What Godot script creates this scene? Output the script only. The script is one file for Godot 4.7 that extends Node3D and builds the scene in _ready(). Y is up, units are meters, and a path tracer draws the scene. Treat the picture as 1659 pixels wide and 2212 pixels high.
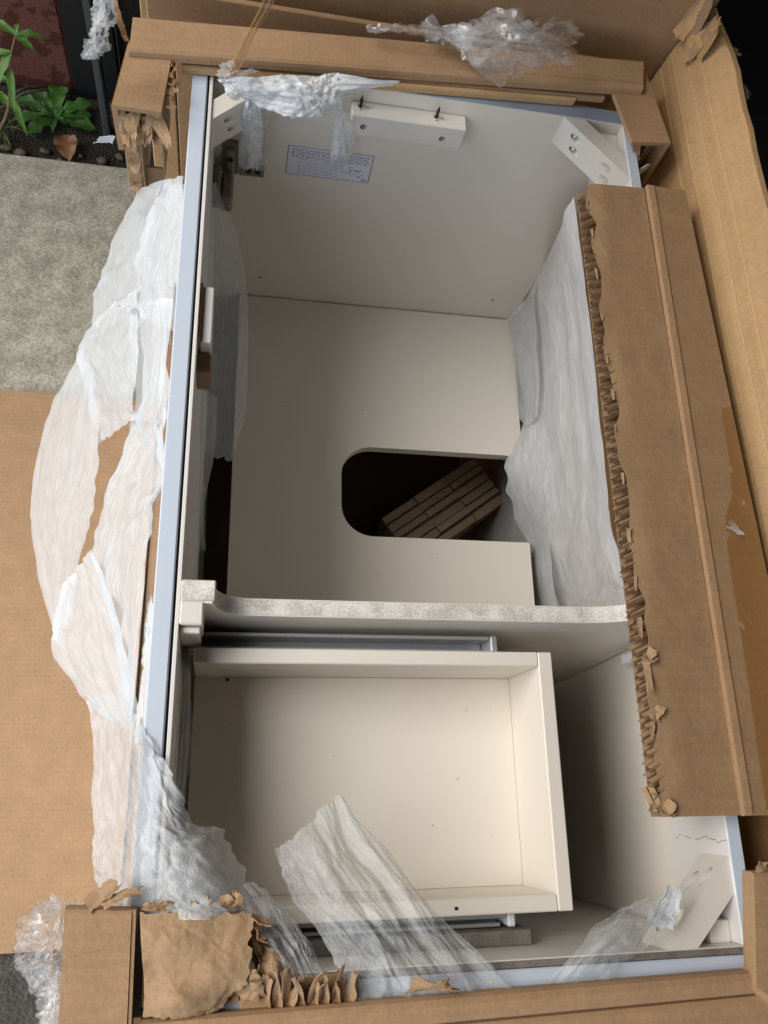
extends Node3D
# A bathroom vanity cabinet without its top, standing in an opened shipping carton at a garage door.
# Lengths below are metres from the cabinet's far front corner: x towards its back, z along it, y from its rim (RIM above the ground).

const RIM := 0.87

var rng := RandomNumberGenerator.new()
var wrinkle := FastNoiseLite.new()
var M := {}

var layout := {
	"outer_upper": [3, [-69,-120,111,-40,-60,146,-6,-35,152,-106,-220,114,-50,-120,169,-4,-35,229,-133,-300,135,-65,-160,202,-4,-35,295,-135,-330,186,-82,-200,232,-4,-35,364]],
	"outer_fold": [3, [-31,-50,157,-19,-45,156,-4,-30,164,-48,-100,164,-26,-60,187,-4,-30,220,-58,-140,195,-29,-70,243,-3,-30,281,-66,-170,236,-30,-80,309,-3,-30,344]],
	"ribbed_quad": [3, [-92,-200,220,-74,-170,230,-57,-140,237,-142,-280,248,-91,-200,293,-51,-140,311,-132,-300,303,-84,-200,350,-48,-130,383,-109,-300,376,-79,-220,394,-50,-140,411]],
	"left_tongue": [3, [-146,-290,240,-136,-280,258,-128,-270,277,-193,-380,274,-145,-300,311,-113,-270,330,-214,-420,359,-153,-330,393,-103,-280,410,-220,-450,441,-162,-360,468,-102,-280,480,-205,-450,509,-155,-360,532,-111,-280,546,-157,-400,625,-145,-360,626,-123,-300,640]],
	"rail_drape": [3, [-66,-170,239,-31,-75,295,-2,-22,325,-53,-180,358,-25,-80,407,0,-20,436,-66,-200,417,-29,-100,459,1,-20,492,-88,-240,463,-43,-130,512,-1,-25,539,-101,-280,522,-51,-150,570,-7,-40,591,-68,-260,613,-43,-180,635,-11,-50,661,-29,-200,742,-25,-180,743,-12,-80,752]],
	"rail_edge": [3, [-9,-50,637,-4,-30,640,1,-12,643,-11,-60,686,-5,-35,690,2,-12,694,-12,-60,729,-5,-35,732,1,-12,735,-14,-60,773,-6,-35,774,1,-12,776]],
	"white_fold": [3, [-137,-300,567,-109,-240,560,-85,-200,550,-143,-320,602,-99,-240,607,-59,-180,609,-143,-330,638,-89,-220,659,-35,-130,683,-107,-300,695,-64,-200,712,-17,-90,738,-76,-250,727,-43,-160,745,0,-30,777]],
	"lower_drape": [5, [-86,-270,712,-52,-200,712,-16,-80,744,0,-10,764,15,4,783,-74,-240,758,-44,-160,764,-12,-50,787,11,8,798,27,6,805,-60,-200,826,-29,-120,830,5,-10,834,28,12,837,48,-10,840,-50,-160,873,-20,-80,869,12,10,865,44,15,859,78,-30,851,-42,-120,890,-11,-50,893,21,15,892,61,20,890,97,-30,888,-25,-80,909,2,-20,910,33,20,910,72,20,913,119,-20,924]],
	"lower_tail": [3, [79,0,894,98,-10,888,115,-20,906,95,10,919,121,0,918,137,-10,928,117,15,945,136,10,941,152,5,951,133,3,982,155,3,982,178,3,982]],
	"front_liner": [3, [20,-100,106,25,-120,86,29,-140,66,17,-120,146,33,-160,112,51,-200,78,18,-140,213,42,-200,168,74,-280,109,19,-150,286,48,-240,228,83,-330,170,19,-180,358,49,-270,310,83,-360,277,20,-220,415,37,-300,386,66,-400,350]],
	"front_liner_tail": [3, [16,-220,312,25,-250,309,43,-280,306,18,-260,385,27,-300,380,41,-340,366,21,-340,433,26,-360,432,30,-380,428,21,-440,476,27,-450,476,35,-460,473]],
	"drawer_liner": [3, [23,-80,668,27,-100,665,32,-120,662,20,-80,718,29,-100,716,34,-120,715,19,-70,778,29,-90,777,36,-110,776,20,-60,827,28,-80,827,34,-100,827]],
	"back_foam": [4, [481,-50,99,526,-200,42,548,-360,8,533,-460,7,475,-30,209,522,-180,157,550,-330,123,545,-470,86,473,-30,338,520,-180,276,549,-340,226,553,-470,208,474,-30,456,517,-180,400,538,-340,338,513,-460,312,472,-30,549,523,-200,490,545,-360,436,537,-500,373,476,-30,606,544,-240,560,572,-400,504,568,-500,445,481,-30,645,565,-280,595,596,-440,556,588,-530,527]],
	"back_foam_fold": [3, [551,-340,22,554,-400,6,543,-455,14,539,-330,72,542,-390,60,538,-450,37,535,-330,142,547,-390,105,542,-450,79,538,-340,211,547,-390,192,542,-450,152,538,-360,258,542,-410,250,547,-455,216]],
	"tissue": [4, [28,20,63,35,18,68,41,12,75,48,0,67,55,30,66,58,28,74,61,18,77,64,4,69,95,35,60,98,35,74,102,25,83,98,10,91,137,35,51,137,35,70,136,25,84,129,12,94,164,30,39,164,30,56,163,20,67,159,5,73]],
	"tissue_wing": [3, [161,32,42,160,30,61,161,20,72,179,34,44,177,30,57,176,20,58,206,34,44,202,30,49,198,20,44,235,34,41,229,30,41,226,24,38]],
	"tissue_strip": [3, [61,0,64,70,0,61,77,0,61,57,-30,67,67,-25,68,81,-30,60,55,-80,55,69,-70,63,86,-80,51,55,-130,47,68,-120,61,84,-130,47]],
	"tissue_strip_gray": [3, [75,-10,52,81,-10,52,87,-10,52,78,-50,51,83,-50,50,90,-50,47,80,-100,39,86,-100,38,92,-100,36,79,-140,39,85,-140,40,92,-140,37]],
	"tissue_twist": [3, [152,20,76,164,30,77,179,20,57,164,0,62,169,10,69,178,0,58,167,-40,52,180,-35,55,193,-40,44,170,-80,50,185,-75,52,198,-80,38,174,-110,49,184,-110,45,193,-110,38]],
	"tissue_knot": [3, [27,30,66,34,45,67,44,60,74,33,35,78,41,55,90,55,60,86,39,30,73,52,50,85,67,45,69,47,25,63,62,35,64,75,30,50]],
	"near_foam": [4, [114,-30,864,142,-25,847,168,-20,821,186,-20,844,124,-30,885,151,0,870,185,-10,860,211,-20,869,140,-20,916,171,10,902,207,0,890,237,-10,901,157,0,942,193,25,928,227,10,921,267,0,933,167,14,963,212,22,957,252,16,954,293,9,959,172,3,981,223,3,982,270,3,982,321,3,982]],
	"wisp": [3, [331,3,983,367,3,982,406,3,981,352,20,959,371,30,956,408,15,962,383,10,937,391,35,936,427,20,950,417,0,922,419,30,922,446,20,935,444,5,911,449,20,914,456,20,918]],
	"film_far": [3, [254,50,-26,264,55,-24,277,50,-25,286,55,-18,297,65,-18,310,50,-14,312,80,-8,314,100,32,331,50,14,327,100,-2,324,140,73,358,45,17,360,110,17,355,140,70,379,45,10,399,100,-10,386,120,43,414,50,-13,438,80,-24,433,80,-9,437,60,-17]],
	"film_far_tail": [3, [194,45,-19,195,47,-16,197,45,-15,221,50,-22,224,60,-7,233,45,-20,265,50,-28,269,65,-5,283,45,-21,309,55,-19,312,60,-3,324,40,-13]],
	"film_left": [3, [-92,100,61,-81,110,68,-73,100,57,-95,80,69,-81,100,93,-72,80,67,-99,70,80,-87,85,97,-80,70,76,-104,60,89,-94,70,102,-86,60,90,-108,50,93,-103,55,99,-100,50,89]],
	"film_strand": [2, [-76,100,57,-72,105,63,-70,85,76,-65,90,79,-68,70,74,-63,75,76,-68,40,52,-64,45,54]],
	"tape_strand": [2, [79,220,155,86,220,153,70,160,117,81,160,116,60,120,102,68,120,103,50,80,86,59,80,89,39,50,85,49,50,88]],
	"film_bl": [3, [-80,-60,900,-62,-30,895,-44,-20,898,-87,-60,912,-62,0,908,-42,0,906,-94,-80,936,-63,-10,929,-45,-10,925,-92,-100,955,-65,-30,946,-44,-20,946,-76,-100,979,-60,-50,970,-45,-30,967,-75,-100,1005,-59,-60,997,-46,-40,993]],
	"kraft_patch": [4, [9,22,904,38,24,904,69,22,906,97,20,907,12,20,927,40,26,925,70,25,930,96,25,930,15,18,949,41,23,950,70,27,949,95,24,955,16,16,965,42,28,966,68,20,969,82,18,967,16,16,977,41,18,979,62,16,979,72,14,977]],
	"kraft_flap": [3, [103,0,934,113,10,935,125,0,942,99,5,949,113,20,949,130,10,960,98,5,969,117,15,968,136,10,973]],
}


func _ready() -> void:
	rng.seed = 7
	wrinkle.seed = 3
	wrinkle.noise_type = FastNoiseLite.TYPE_SIMPLEX
	wrinkle.frequency = 1.0
	wrinkle.fractal_type = FastNoiseLite.FRACTAL_NONE
	# camera
	var cam := Camera3D.new()
	cam.name = "camera"
	add_child(cam)
	cam.fov = 64.05
	cam.near = 0.02
	cam.far = 100.0
	cam.transform = Transform3D(Basis(Vector3(0.981, 0.194, 0.02), Vector3(-0.046, 0.328, -0.944), Vector3(-0.19, 0.924, 0.331)).orthonormalized(), Vector3(0.0601, 0.7438 + RIM, 0.8252))
	# sky and light
	var we := WorldEnvironment.new()
	we.name = "surroundings"
	var env := Environment.new()
	env.background_mode = Environment.BG_SKY
	var sky := Sky.new()
	var psm := ProceduralSkyMaterial.new()
	psm.sky_top_color = Color(0.80, 0.86, 0.94)
	psm.sky_horizon_color = Color(0.88, 0.91, 0.94)
	psm.sky_curve = 0.2
	psm.ground_bottom_color = Color(0.25, 0.24, 0.22)
	psm.ground_horizon_color = Color(0.5, 0.5, 0.5)
	psm.sun_angle_max = 1.0
	sky.sky_material = psm
	env.sky = sky
	env.tonemap_mode = Environment.TONE_MAPPER_LINEAR
	env.tonemap_exposure = 2.34
	env.sdfgi_enabled = true
	env.ssao_enabled = true
	env.ssil_enabled = true
	we.environment = env
	add_child(we)
	var sun := DirectionalLight3D.new()
	sun.name = "sun_behind_cloud"
	sun.light_energy = 0.45
	sun.light_angular_distance = 42.0
	sun.light_color = Color(1.0, 0.985, 0.965)
	sun.shadow_enabled = true
	sun.look_at_from_position(Vector3(-1.25, 1.35, -0.25), Vector3.ZERO)
	add_child(sun)

	make_materials()
	build_ground()
	build_carton()
	build_cabinet()
	build_guards()
	build_foam()
	build_film()
	build_plants()


# ---------------------------------------------------------------- helpers

func thing(called: String, label: String, category: String, at := Vector3.ZERO, group := "") -> Node3D:
	var o := Node3D.new()
	o.name = called
	o.position = at + Vector3(0, RIM, 0)
	o.set_meta("label", label)
	o.set_meta("category", category)
	if group:
		o.set_meta("group", group)
	add_child(o, true)
	return o


func tag_structure(o: Node) -> void:
	o.set_meta("kind", "structure")


# Where the thing's base lies, in the coordinates that shapes are given in.
func base_of(n: Node) -> Vector3:
	var p := Vector3.ZERO
	while n is Node3D and n != self:
		p += (n as Node3D).position
		n = n.get_parent()
	return p - Vector3(0, RIM, 0)


func begin(flat := true) -> SurfaceTool:
	var st := SurfaceTool.new()
	st.begin(Mesh.PRIMITIVE_TRIANGLES)
	st.set_smooth_group(-1 if flat else 0)
	return st


# Commits a shape as one named mesh under parent; its points are given in the scene's coordinates.
func part(parent: Node, called: String, st: SurfaceTool, mat: Material) -> MeshInstance3D:
	st.generate_normals()
	var am := st.commit()
	var off := base_of(parent)
	if parent == self:
		off = Vector3(0, -RIM, 0)
	var arr := am.surface_get_arrays(0)
	var v: PackedVector3Array = arr[Mesh.ARRAY_VERTEX]
	for i in v.size():
		v[i] -= off
	arr[Mesh.ARRAY_VERTEX] = v
	var out := ArrayMesh.new()
	out.add_surface_from_arrays(Mesh.PRIMITIVE_TRIANGLES, arr)
	var mi := MeshInstance3D.new()
	mi.name = called
	mi.mesh = out
	mi.material_override = mat
	parent.add_child(mi, true)
	return mi


func tri(st: SurfaceTool, a: Vector3, b: Vector3, c: Vector3, inside: Vector3) -> void:
	var n := (a - c).cross(a - b)
	if n.dot((a + b + c) / 3.0 - inside) < 0.0:
		st.add_vertex(a)
		st.add_vertex(c)
		st.add_vertex(b)
	else:
		st.add_vertex(a)
		st.add_vertex(b)
		st.add_vertex(c)


func quad(st: SurfaceTool, a: Vector3, b: Vector3, c: Vector3, d: Vector3, inside: Vector3) -> void:
	tri(st, a, b, c, inside)
	tri(st, a, c, d, inside)


# A convex solid between two outlines with the same number of corners.
func loft(st: SurfaceTool, p: PackedVector3Array, q: PackedVector3Array) -> void:
	var c := Vector3.ZERO
	for i in p.size():
		c += (p[i] + q[i]) / (2.0 * p.size())
	var n := p.size()
	for i in n:
		quad(st, p[i], p[(i + 1) % n], q[(i + 1) % n], q[i], c)
	for i in range(1, n - 1):
		tri(st, p[0], p[i], p[i + 1], c)
		tri(st, q[0], q[i], q[i + 1], c)


# A box with chamfered edges.
func cbox(st: SurfaceTool, lo: Vector3, hi: Vector3, b := 0.001, turn := Transform3D()) -> void:
	var c := (lo + hi) / 2.0
	var h := (hi - lo) / 2.0
	b = minf(b, minf(h.x, minf(h.y, h.z)) * 0.45)
	var pt := func(sx: int, sy: int, sz: int, axis: int) -> Vector3:
		var v := Vector3(sx * (h.x - (0.0 if axis == 0 else b)), sy * (h.y - (0.0 if axis == 1 else b)), sz * (h.z - (0.0 if axis == 2 else b)))
		return turn * (c + v)
	var o := turn * c
	for s in [-1, 1]:
		quad(st, pt.call(s, -1, -1, 0), pt.call(s, 1, -1, 0), pt.call(s, 1, 1, 0), pt.call(s, -1, 1, 0), o)
		quad(st, pt.call(-1, s, -1, 1), pt.call(1, s, -1, 1), pt.call(1, s, 1, 1), pt.call(-1, s, 1, 1), o)
		quad(st, pt.call(-1, -1, s, 2), pt.call(1, -1, s, 2), pt.call(1, 1, s, 2), pt.call(-1, 1, s, 2), o)
		for t in [-1, 1]:
			quad(st, pt.call(s, t, -1, 0), pt.call(s, t, 1, 0), pt.call(s, t, 1, 1), pt.call(s, t, -1, 1), o)
			quad(st, pt.call(s, -1, t, 0), pt.call(s, 1, t, 0), pt.call(s, 1, t, 2), pt.call(s, -1, t, 2), o)
			quad(st, pt.call(-1, s, t, 1), pt.call(1, s, t, 1), pt.call(1, s, t, 2), pt.call(-1, s, t, 2), o)
			for u in [-1, 1]:
				tri(st, pt.call(s, t, u, 0), pt.call(s, t, u, 1), pt.call(s, t, u, 2), o)


func box(parent: Node, called: String, lo: Vector3, hi: Vector3, mat: Material, b := 0.001, turn := Transform3D()) -> MeshInstance3D:
	var st := begin()
	cbox(st, lo, hi, b, turn)
	return part(parent, called, st, mat)


# An outline (any shape) in the plane of ax and ay, made thick along az.
func prism(st: SurfaceTool, poly: PackedVector2Array, o: Vector3, ax: Vector3, ay: Vector3, az: Vector3) -> void:
	var idx := Geometry2D.triangulate_polygon(poly)
	var n := poly.size()
	for k in range(0, idx.size(), 3):
		var a := o + ax * poly[idx[k]].x + ay * poly[idx[k]].y
		var b := o + ax * poly[idx[k + 1]].x + ay * poly[idx[k + 1]].y
		var c := o + ax * poly[idx[k + 2]].x + ay * poly[idx[k + 2]].y
		tri(st, a + az, b + az, c + az, a - az)
		tri(st, a, b, c, a + az)
	for i in n:
		var p := poly[i]
		var q := poly[(i + 1) % n]
		var d := (q - p).orthogonal().normalized()
		if Geometry2D.is_point_in_polygon((p + q) / 2.0 + d * 0.0001, poly):
			d = -d
		var a2 := o + ax * p.x + ay * p.y
		var b2 := o + ax * q.x + ay * q.y
		quad(st, a2, b2, b2 + az, a2 + az, (a2 + b2) / 2.0 + az / 2.0 - (ax * d.x + ay * d.y) * 0.01)


func tube(st: SurfaceTool, pts: PackedVector3Array, radii: PackedFloat32Array, sides := 8) -> void:
	var rings := []
	for i in pts.size():
		var d := (pts[mini(i + 1, pts.size() - 1)] - pts[maxi(i - 1, 0)]).normalized()
		var u := d.cross(Vector3(0.31, 0.2, 0.93)).normalized()
		var w := d.cross(u)
		var ring := PackedVector3Array()
		for k in sides:
			var a := TAU * k / sides
			ring.append(pts[i] + (u * cos(a) + w * sin(a)) * radii[i])
		rings.append(ring)
	for i in pts.size() - 1:
		var mid := (pts[i] + pts[i + 1]) / 2.0
		for k in sides:
			quad(st, rings[i][k], rings[i][(k + 1) % sides], rings[i + 1][(k + 1) % sides], rings[i + 1][k], mid)
	for k in range(1, sides - 1):
		tri(st, rings[0][0], rings[0][k], rings[0][k + 1], pts[1])
		tri(st, rings[-1][0], rings[-1][k], rings[-1][k + 1], pts[-2])


func cr(a: Vector3, b: Vector3, c: Vector3, d: Vector3, t: float) -> Vector3:
	return 0.5 * (2.0 * b + (c - a) * t + (2.0 * a - 5.0 * b + 4.0 * c - d) * t * t + (3.0 * b - a - 3.0 * c + d) * t * t * t)


# Height of a creased sheet: flat three-sided facets between uneven corners, from -1 to 1.
func creased(x: float, y: float, sd: float) -> float:
	var wx := x + 0.45 * wrinkle.get_noise_2d(x * 0.7 + sd, y * 0.7)
	var wy := y + 0.45 * wrinkle.get_noise_2d(x * 0.7, y * 0.7 - sd)
	var ix := floorf(wx)
	var iy := floorf(wy)
	var fx := wx - ix
	var fy := wy - iy
	var at := func(a: float, b: float) -> float:
		return fposmod(sin(a * 127.1 + b * 311.7 + sd * 74.7) * 43758.5453, 1.0) * 2.0 - 1.0
	if fposmod(ix + iy, 2.0) < 0.5:
		if fx + fy < 1.0:
			return at.call(ix, iy) * (1.0 - fx - fy) + at.call(ix + 1, iy) * fx + at.call(ix, iy + 1) * fy
		return at.call(ix + 1, iy + 1) * (fx + fy - 1.0) + at.call(ix + 1, iy) * (1.0 - fy) + at.call(ix, iy + 1) * (1.0 - fx)
	if fx > fy:
		return at.call(ix, iy) * (1.0 - fx) + at.call(ix + 1, iy) * (fx - fy) + at.call(ix + 1, iy + 1) * fy
	return at.call(ix, iy) * (1.0 - fy) + at.call(ix, iy + 1) * (fy - fx) + at.call(ix + 1, iy + 1) * fx


# A limp sheet through a grid of points: rows of «cols» points. o: su, sv (steps), fold (pleats along the rows), pleats, crumple, size, rag (torn edges: first row, last row, first column, last column), thick, rib (turn of the ribs).
func sheet_grid(pts: Array, cols: int, o: Dictionary) -> Array:
	var rows := pts.size() / cols
	var nu: int = o.get("su", 40)
	var nv: int = o.get("sv", 60)
	var seed_at: float = o.get("seed", 0.0)
	var at := func(r: int, c: int) -> Vector3:
		# beyond the rim the grid goes on straight
		var rr := clampi(r, 0, rows - 1)
		var cc := clampi(c, 0, cols - 1)
		var v: Vector3 = pts[rr * cols + cc]
		if r < 0 and rows > 1:
			v += pts[cc] - pts[cols + cc]
		if r >= rows and rows > 1:
			v += pts[(rows - 1) * cols + cc] - pts[(rows - 2) * cols + cc]
		if c < 0 and cols > 1:
			v += pts[rr * cols] - pts[rr * cols + 1]
		if c >= cols and cols > 1:
			v += pts[rr * cols + cols - 1] - pts[rr * cols + cols - 2]
		return v
	var rag: Array = o.get("rag", [0.0, 0.0, 0.0, 0.0])
	var g := []
	for j in nv + 1:
		var line := PackedVector3Array()
		for i in nu + 1:
			var u := float(i) / nu
			var v := float(j) / nv
			# torn edges: shift the outermost strips inwards by a rough amount
			var ru: float = rag[2] * (0.5 + 0.3 * wrinkle.get_noise_2d(v * 13.0 + seed_at, 11.0) + 0.7 * wrinkle.get_noise_2d(v * 11.0, seed_at)) * pow(1.0 - u, 3.0) - rag[3] * (0.5 + 0.3 * wrinkle.get_noise_2d(v * 13.0 - seed_at, 17.0) + 0.7 * wrinkle.get_noise_2d(v * 11.0, seed_at + 9.0)) * pow(u, 3.0)
			var rv: float = rag[0] * (0.5 + 0.3 * wrinkle.get_noise_2d(u * 13.0 + seed_at, 23.0) + 0.7 * wrinkle.get_noise_2d(u * 11.0, seed_at + 4.0)) * pow(1.0 - v, 3.0) - rag[1] * (0.5 + 0.3 * wrinkle.get_noise_2d(u * 13.0 - seed_at, 29.0) + 0.7 * wrinkle.get_noise_2d(u * 11.0, seed_at + 6.0)) * pow(v, 3.0)
			var fu := clampf(u + ru, 0.0, 1.0) * (cols - 1)
			var fv := clampf(v + rv, 0.0, 1.0) * (rows - 1)
			var c0 := mini(int(fu), cols - 2)
			var r0 := mini(int(fv), rows - 2)
			var tu := fu - c0
			var tv := fv - r0
			var ring := PackedVector3Array()
			for k in range(-1, 3):
				ring.append(cr(at.call(r0 + k, c0 - 1), at.call(r0 + k, c0), at.call(r0 + k, c0 + 1), at.call(r0 + k, c0 + 2), tu))
			line.append(cr(ring[0], ring[1], ring[2], ring[3], tv))
		g.append(line)
	# wrinkles along the normal
	var fold: float = o.get("fold", 0.0)
	var pleats: float = o.get("pleats", 6.0)
	var crumple: float = o.get("crumple", 0.0)
	var size: float = o.get("size", 0.03)
	var keep: float = o.get("keep", 0.0)
	var facet: float = o.get("facet", 0.0)
	var cells: Vector2 = o.get("cells", Vector2(4, 9))
	var over: bool = o.get("over", false)
	var moved := []
	for j in nv + 1:
		var line := PackedVector3Array()
		for i in nu + 1:
			var du: Vector3 = g[j][mini(i + 1, nu)] - g[j][maxi(i - 1, 0)]
			var dv: Vector3 = g[mini(j + 1, nv)][i] - g[maxi(j - 1, 0)][i]
			var n := dv.cross(du).normalized()
			var p: Vector3 = g[j][i]
			var u := float(i) / nu
			var v := float(j) / nv
			var w := wrinkle.get_noise_2d(u * pleats * 1.3 + seed_at * 3.1, v * 1.1 + seed_at)
			var w2 := wrinkle.get_noise_2d(u * pleats * 0.9 + v * 0.8 + seed_at, v * 1.6 - seed_at)
			var h := fold * (1.5 * w + 0.45 * (0.5 - minf(1.0, absf(w2) * 3.0)))
			if crumple > 0.0:
				var q := p / size
				var c1 := wrinkle.get_noise_3d(q.x + seed_at, q.y, q.z)
				var c2 := wrinkle.get_noise_3d(q.x * 2.3, q.y * 2.3 + seed_at, q.z * 2.3)
				h += crumple * ((0.5 - absf(c1) * 1.6) + 0.5 * (0.4 - absf(c2) * 1.5))
			if facet > 0.0:
				h += facet * (creased(u * cells.x, v * cells.y, seed_at) + 0.45 * creased(u * cells.x * 2.3 + 7.0, v * cells.y * 2.3, seed_at + 5.0))
			var edge := 1.0
			if keep > 0.0:
				edge = clampf(minf(1.0, (1.0 - u) / keep), 0.0, 1.0)
			p += n * h * edge
			if over:
				# what lies over the rim cannot sink into the panels
				if p.z > -0.02 and p.z < 0.99:
					p.y = maxf(p.y, 0.0022 + 0.0008 * w - 9.0 * maxf(maxf(-0.002 - p.x, p.x - 0.026), 0.0))
				if p.x > -0.01:
					p.y = maxf(p.y, 0.0022 + 0.0008 * w - 9.0 * maxf(maxf(0.950 - p.z, p.z - 1.2), 0.0))
			line.append(p)
		moved.append(line)
	return moved


func sheet(parent: Node, called: String, key: String, mat: Material, o: Dictionary) -> MeshInstance3D:
	var spec: Array = layout[key]
	var pts := []
	for k in range(0, spec[1].size(), 3):
		pts.append(Vector3(spec[1][k], spec[1][k + 1], spec[1][k + 2]) / 1000.0 + o.get("lift", Vector3.ZERO))
	return sheet_from(parent, called, pts, spec[0], mat, o)


func sheet_from(parent: Node, called: String, pts: Array, cols: int, mat: Material, o: Dictionary) -> MeshInstance3D:
	var g := sheet_grid(pts, cols, o)
	var nv := g.size() - 1
	var nu: int = g[0].size() - 1
	var st := begin(o.get("flat", false))
	var turn: float = o.get("rib", 0.0)
	var scale_uv: float = o.get("uv", 10.0)
	var thick: float = o.get("thick", 0.0)
	# texture coordinates in metres along the sheet
	var across: float = (g[nv / 2][0] as Vector3).distance_to(g[nv / 2][nu])
	var along := 0.0
	for j in nv:
		along += (g[j][nu / 2] as Vector3).distance_to(g[j + 1][nu / 2])
	var uv := func(i: int, j: int) -> Vector2:
		return Vector2(across * i / nu, along * j / nv).rotated(turn) * scale_uv
	var normal := func(i: int, j: int) -> Vector3:
		var du: Vector3 = g[j][mini(i + 1, nu)] - g[j][maxi(i - 1, 0)]
		var dv: Vector3 = g[mini(j + 1, nv)][i] - g[maxi(j - 1, 0)][i]
		return dv.cross(du).normalized()
	var put := func(i: int, j: int, down: float) -> void:
		st.set_uv(uv.call(i, j))
		st.add_vertex(g[j][i] - (normal.call(i, j) * down if down > 0.0 else Vector3.ZERO))
	for j in nv:
		for i in nu:
			for k in [[0, 0], [1, 0], [1, 1], [0, 0], [1, 1], [0, 1]]:
				put.call(i + k[0], j + k[1], 0.0)
			if thick > 0.0:
				for k in [[0, 0], [1, 1], [1, 0], [0, 0], [0, 1], [1, 1]]:
					put.call(i + k[0], j + k[1], thick)
	if thick > 0.0:
		st.set_smooth_group(-1)
		for j in nv:
			for e in [0, nu]:
				for k in [[0, 0], [1, 0], [1, 1], [0, 0], [1, 1], [0, 1]]:
					put.call(e, j + (k[0] if e else 1 - k[0]), thick * k[1])
		for i in nu:
			for e in [0, nv]:
				for k in [[0, 0], [1, 0], [1, 1], [0, 0], [1, 1], [0, 1]]:
					put.call(i + (k[0] if e == 0 else 1 - k[0]), e, thick * k[1])
	return part(parent, called, st, mat)


# ---------------------------------------------------------------- materials

func noise_image(side: int, freq: float, sd: int, octaves := 4, kind := FastNoiseLite.TYPE_SIMPLEX_SMOOTH) -> Image:
	var n := FastNoiseLite.new()
	n.seed = sd
	n.noise_type = kind
	n.frequency = freq
	n.fractal_octaves = octaves
	return n.get_seamless_image(side, side, false, false, 0.12)


func ramp(side: int, colour: Callable, alpha := false) -> ImageTexture:
	var im := Image.create(side, side, false, Image.FORMAT_RGBA8 if alpha else Image.FORMAT_RGB8)
	for y in side:
		for x in side:
			im.set_pixel(x, y, colour.call(x, y))
	return ImageTexture.create_from_image(im)


func board(col: Color, rough: float, tex: Texture2D = null, scale := 3.0, bump: Texture2D = null, depth := 0.05, bump_scale := -1.0) -> StandardMaterial3D:
	var m := StandardMaterial3D.new()
	m.albedo_color = col
	m.roughness = rough
	m.uv1_triplanar = true
	m.uv1_world_triplanar = false
	m.uv1_scale = Vector3.ONE * scale
	if tex:
		m.albedo_texture = tex
	if bump:
		m.heightmap_enabled = true
		m.heightmap_texture = bump
		m.heightmap_scale = depth
	return m


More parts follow.
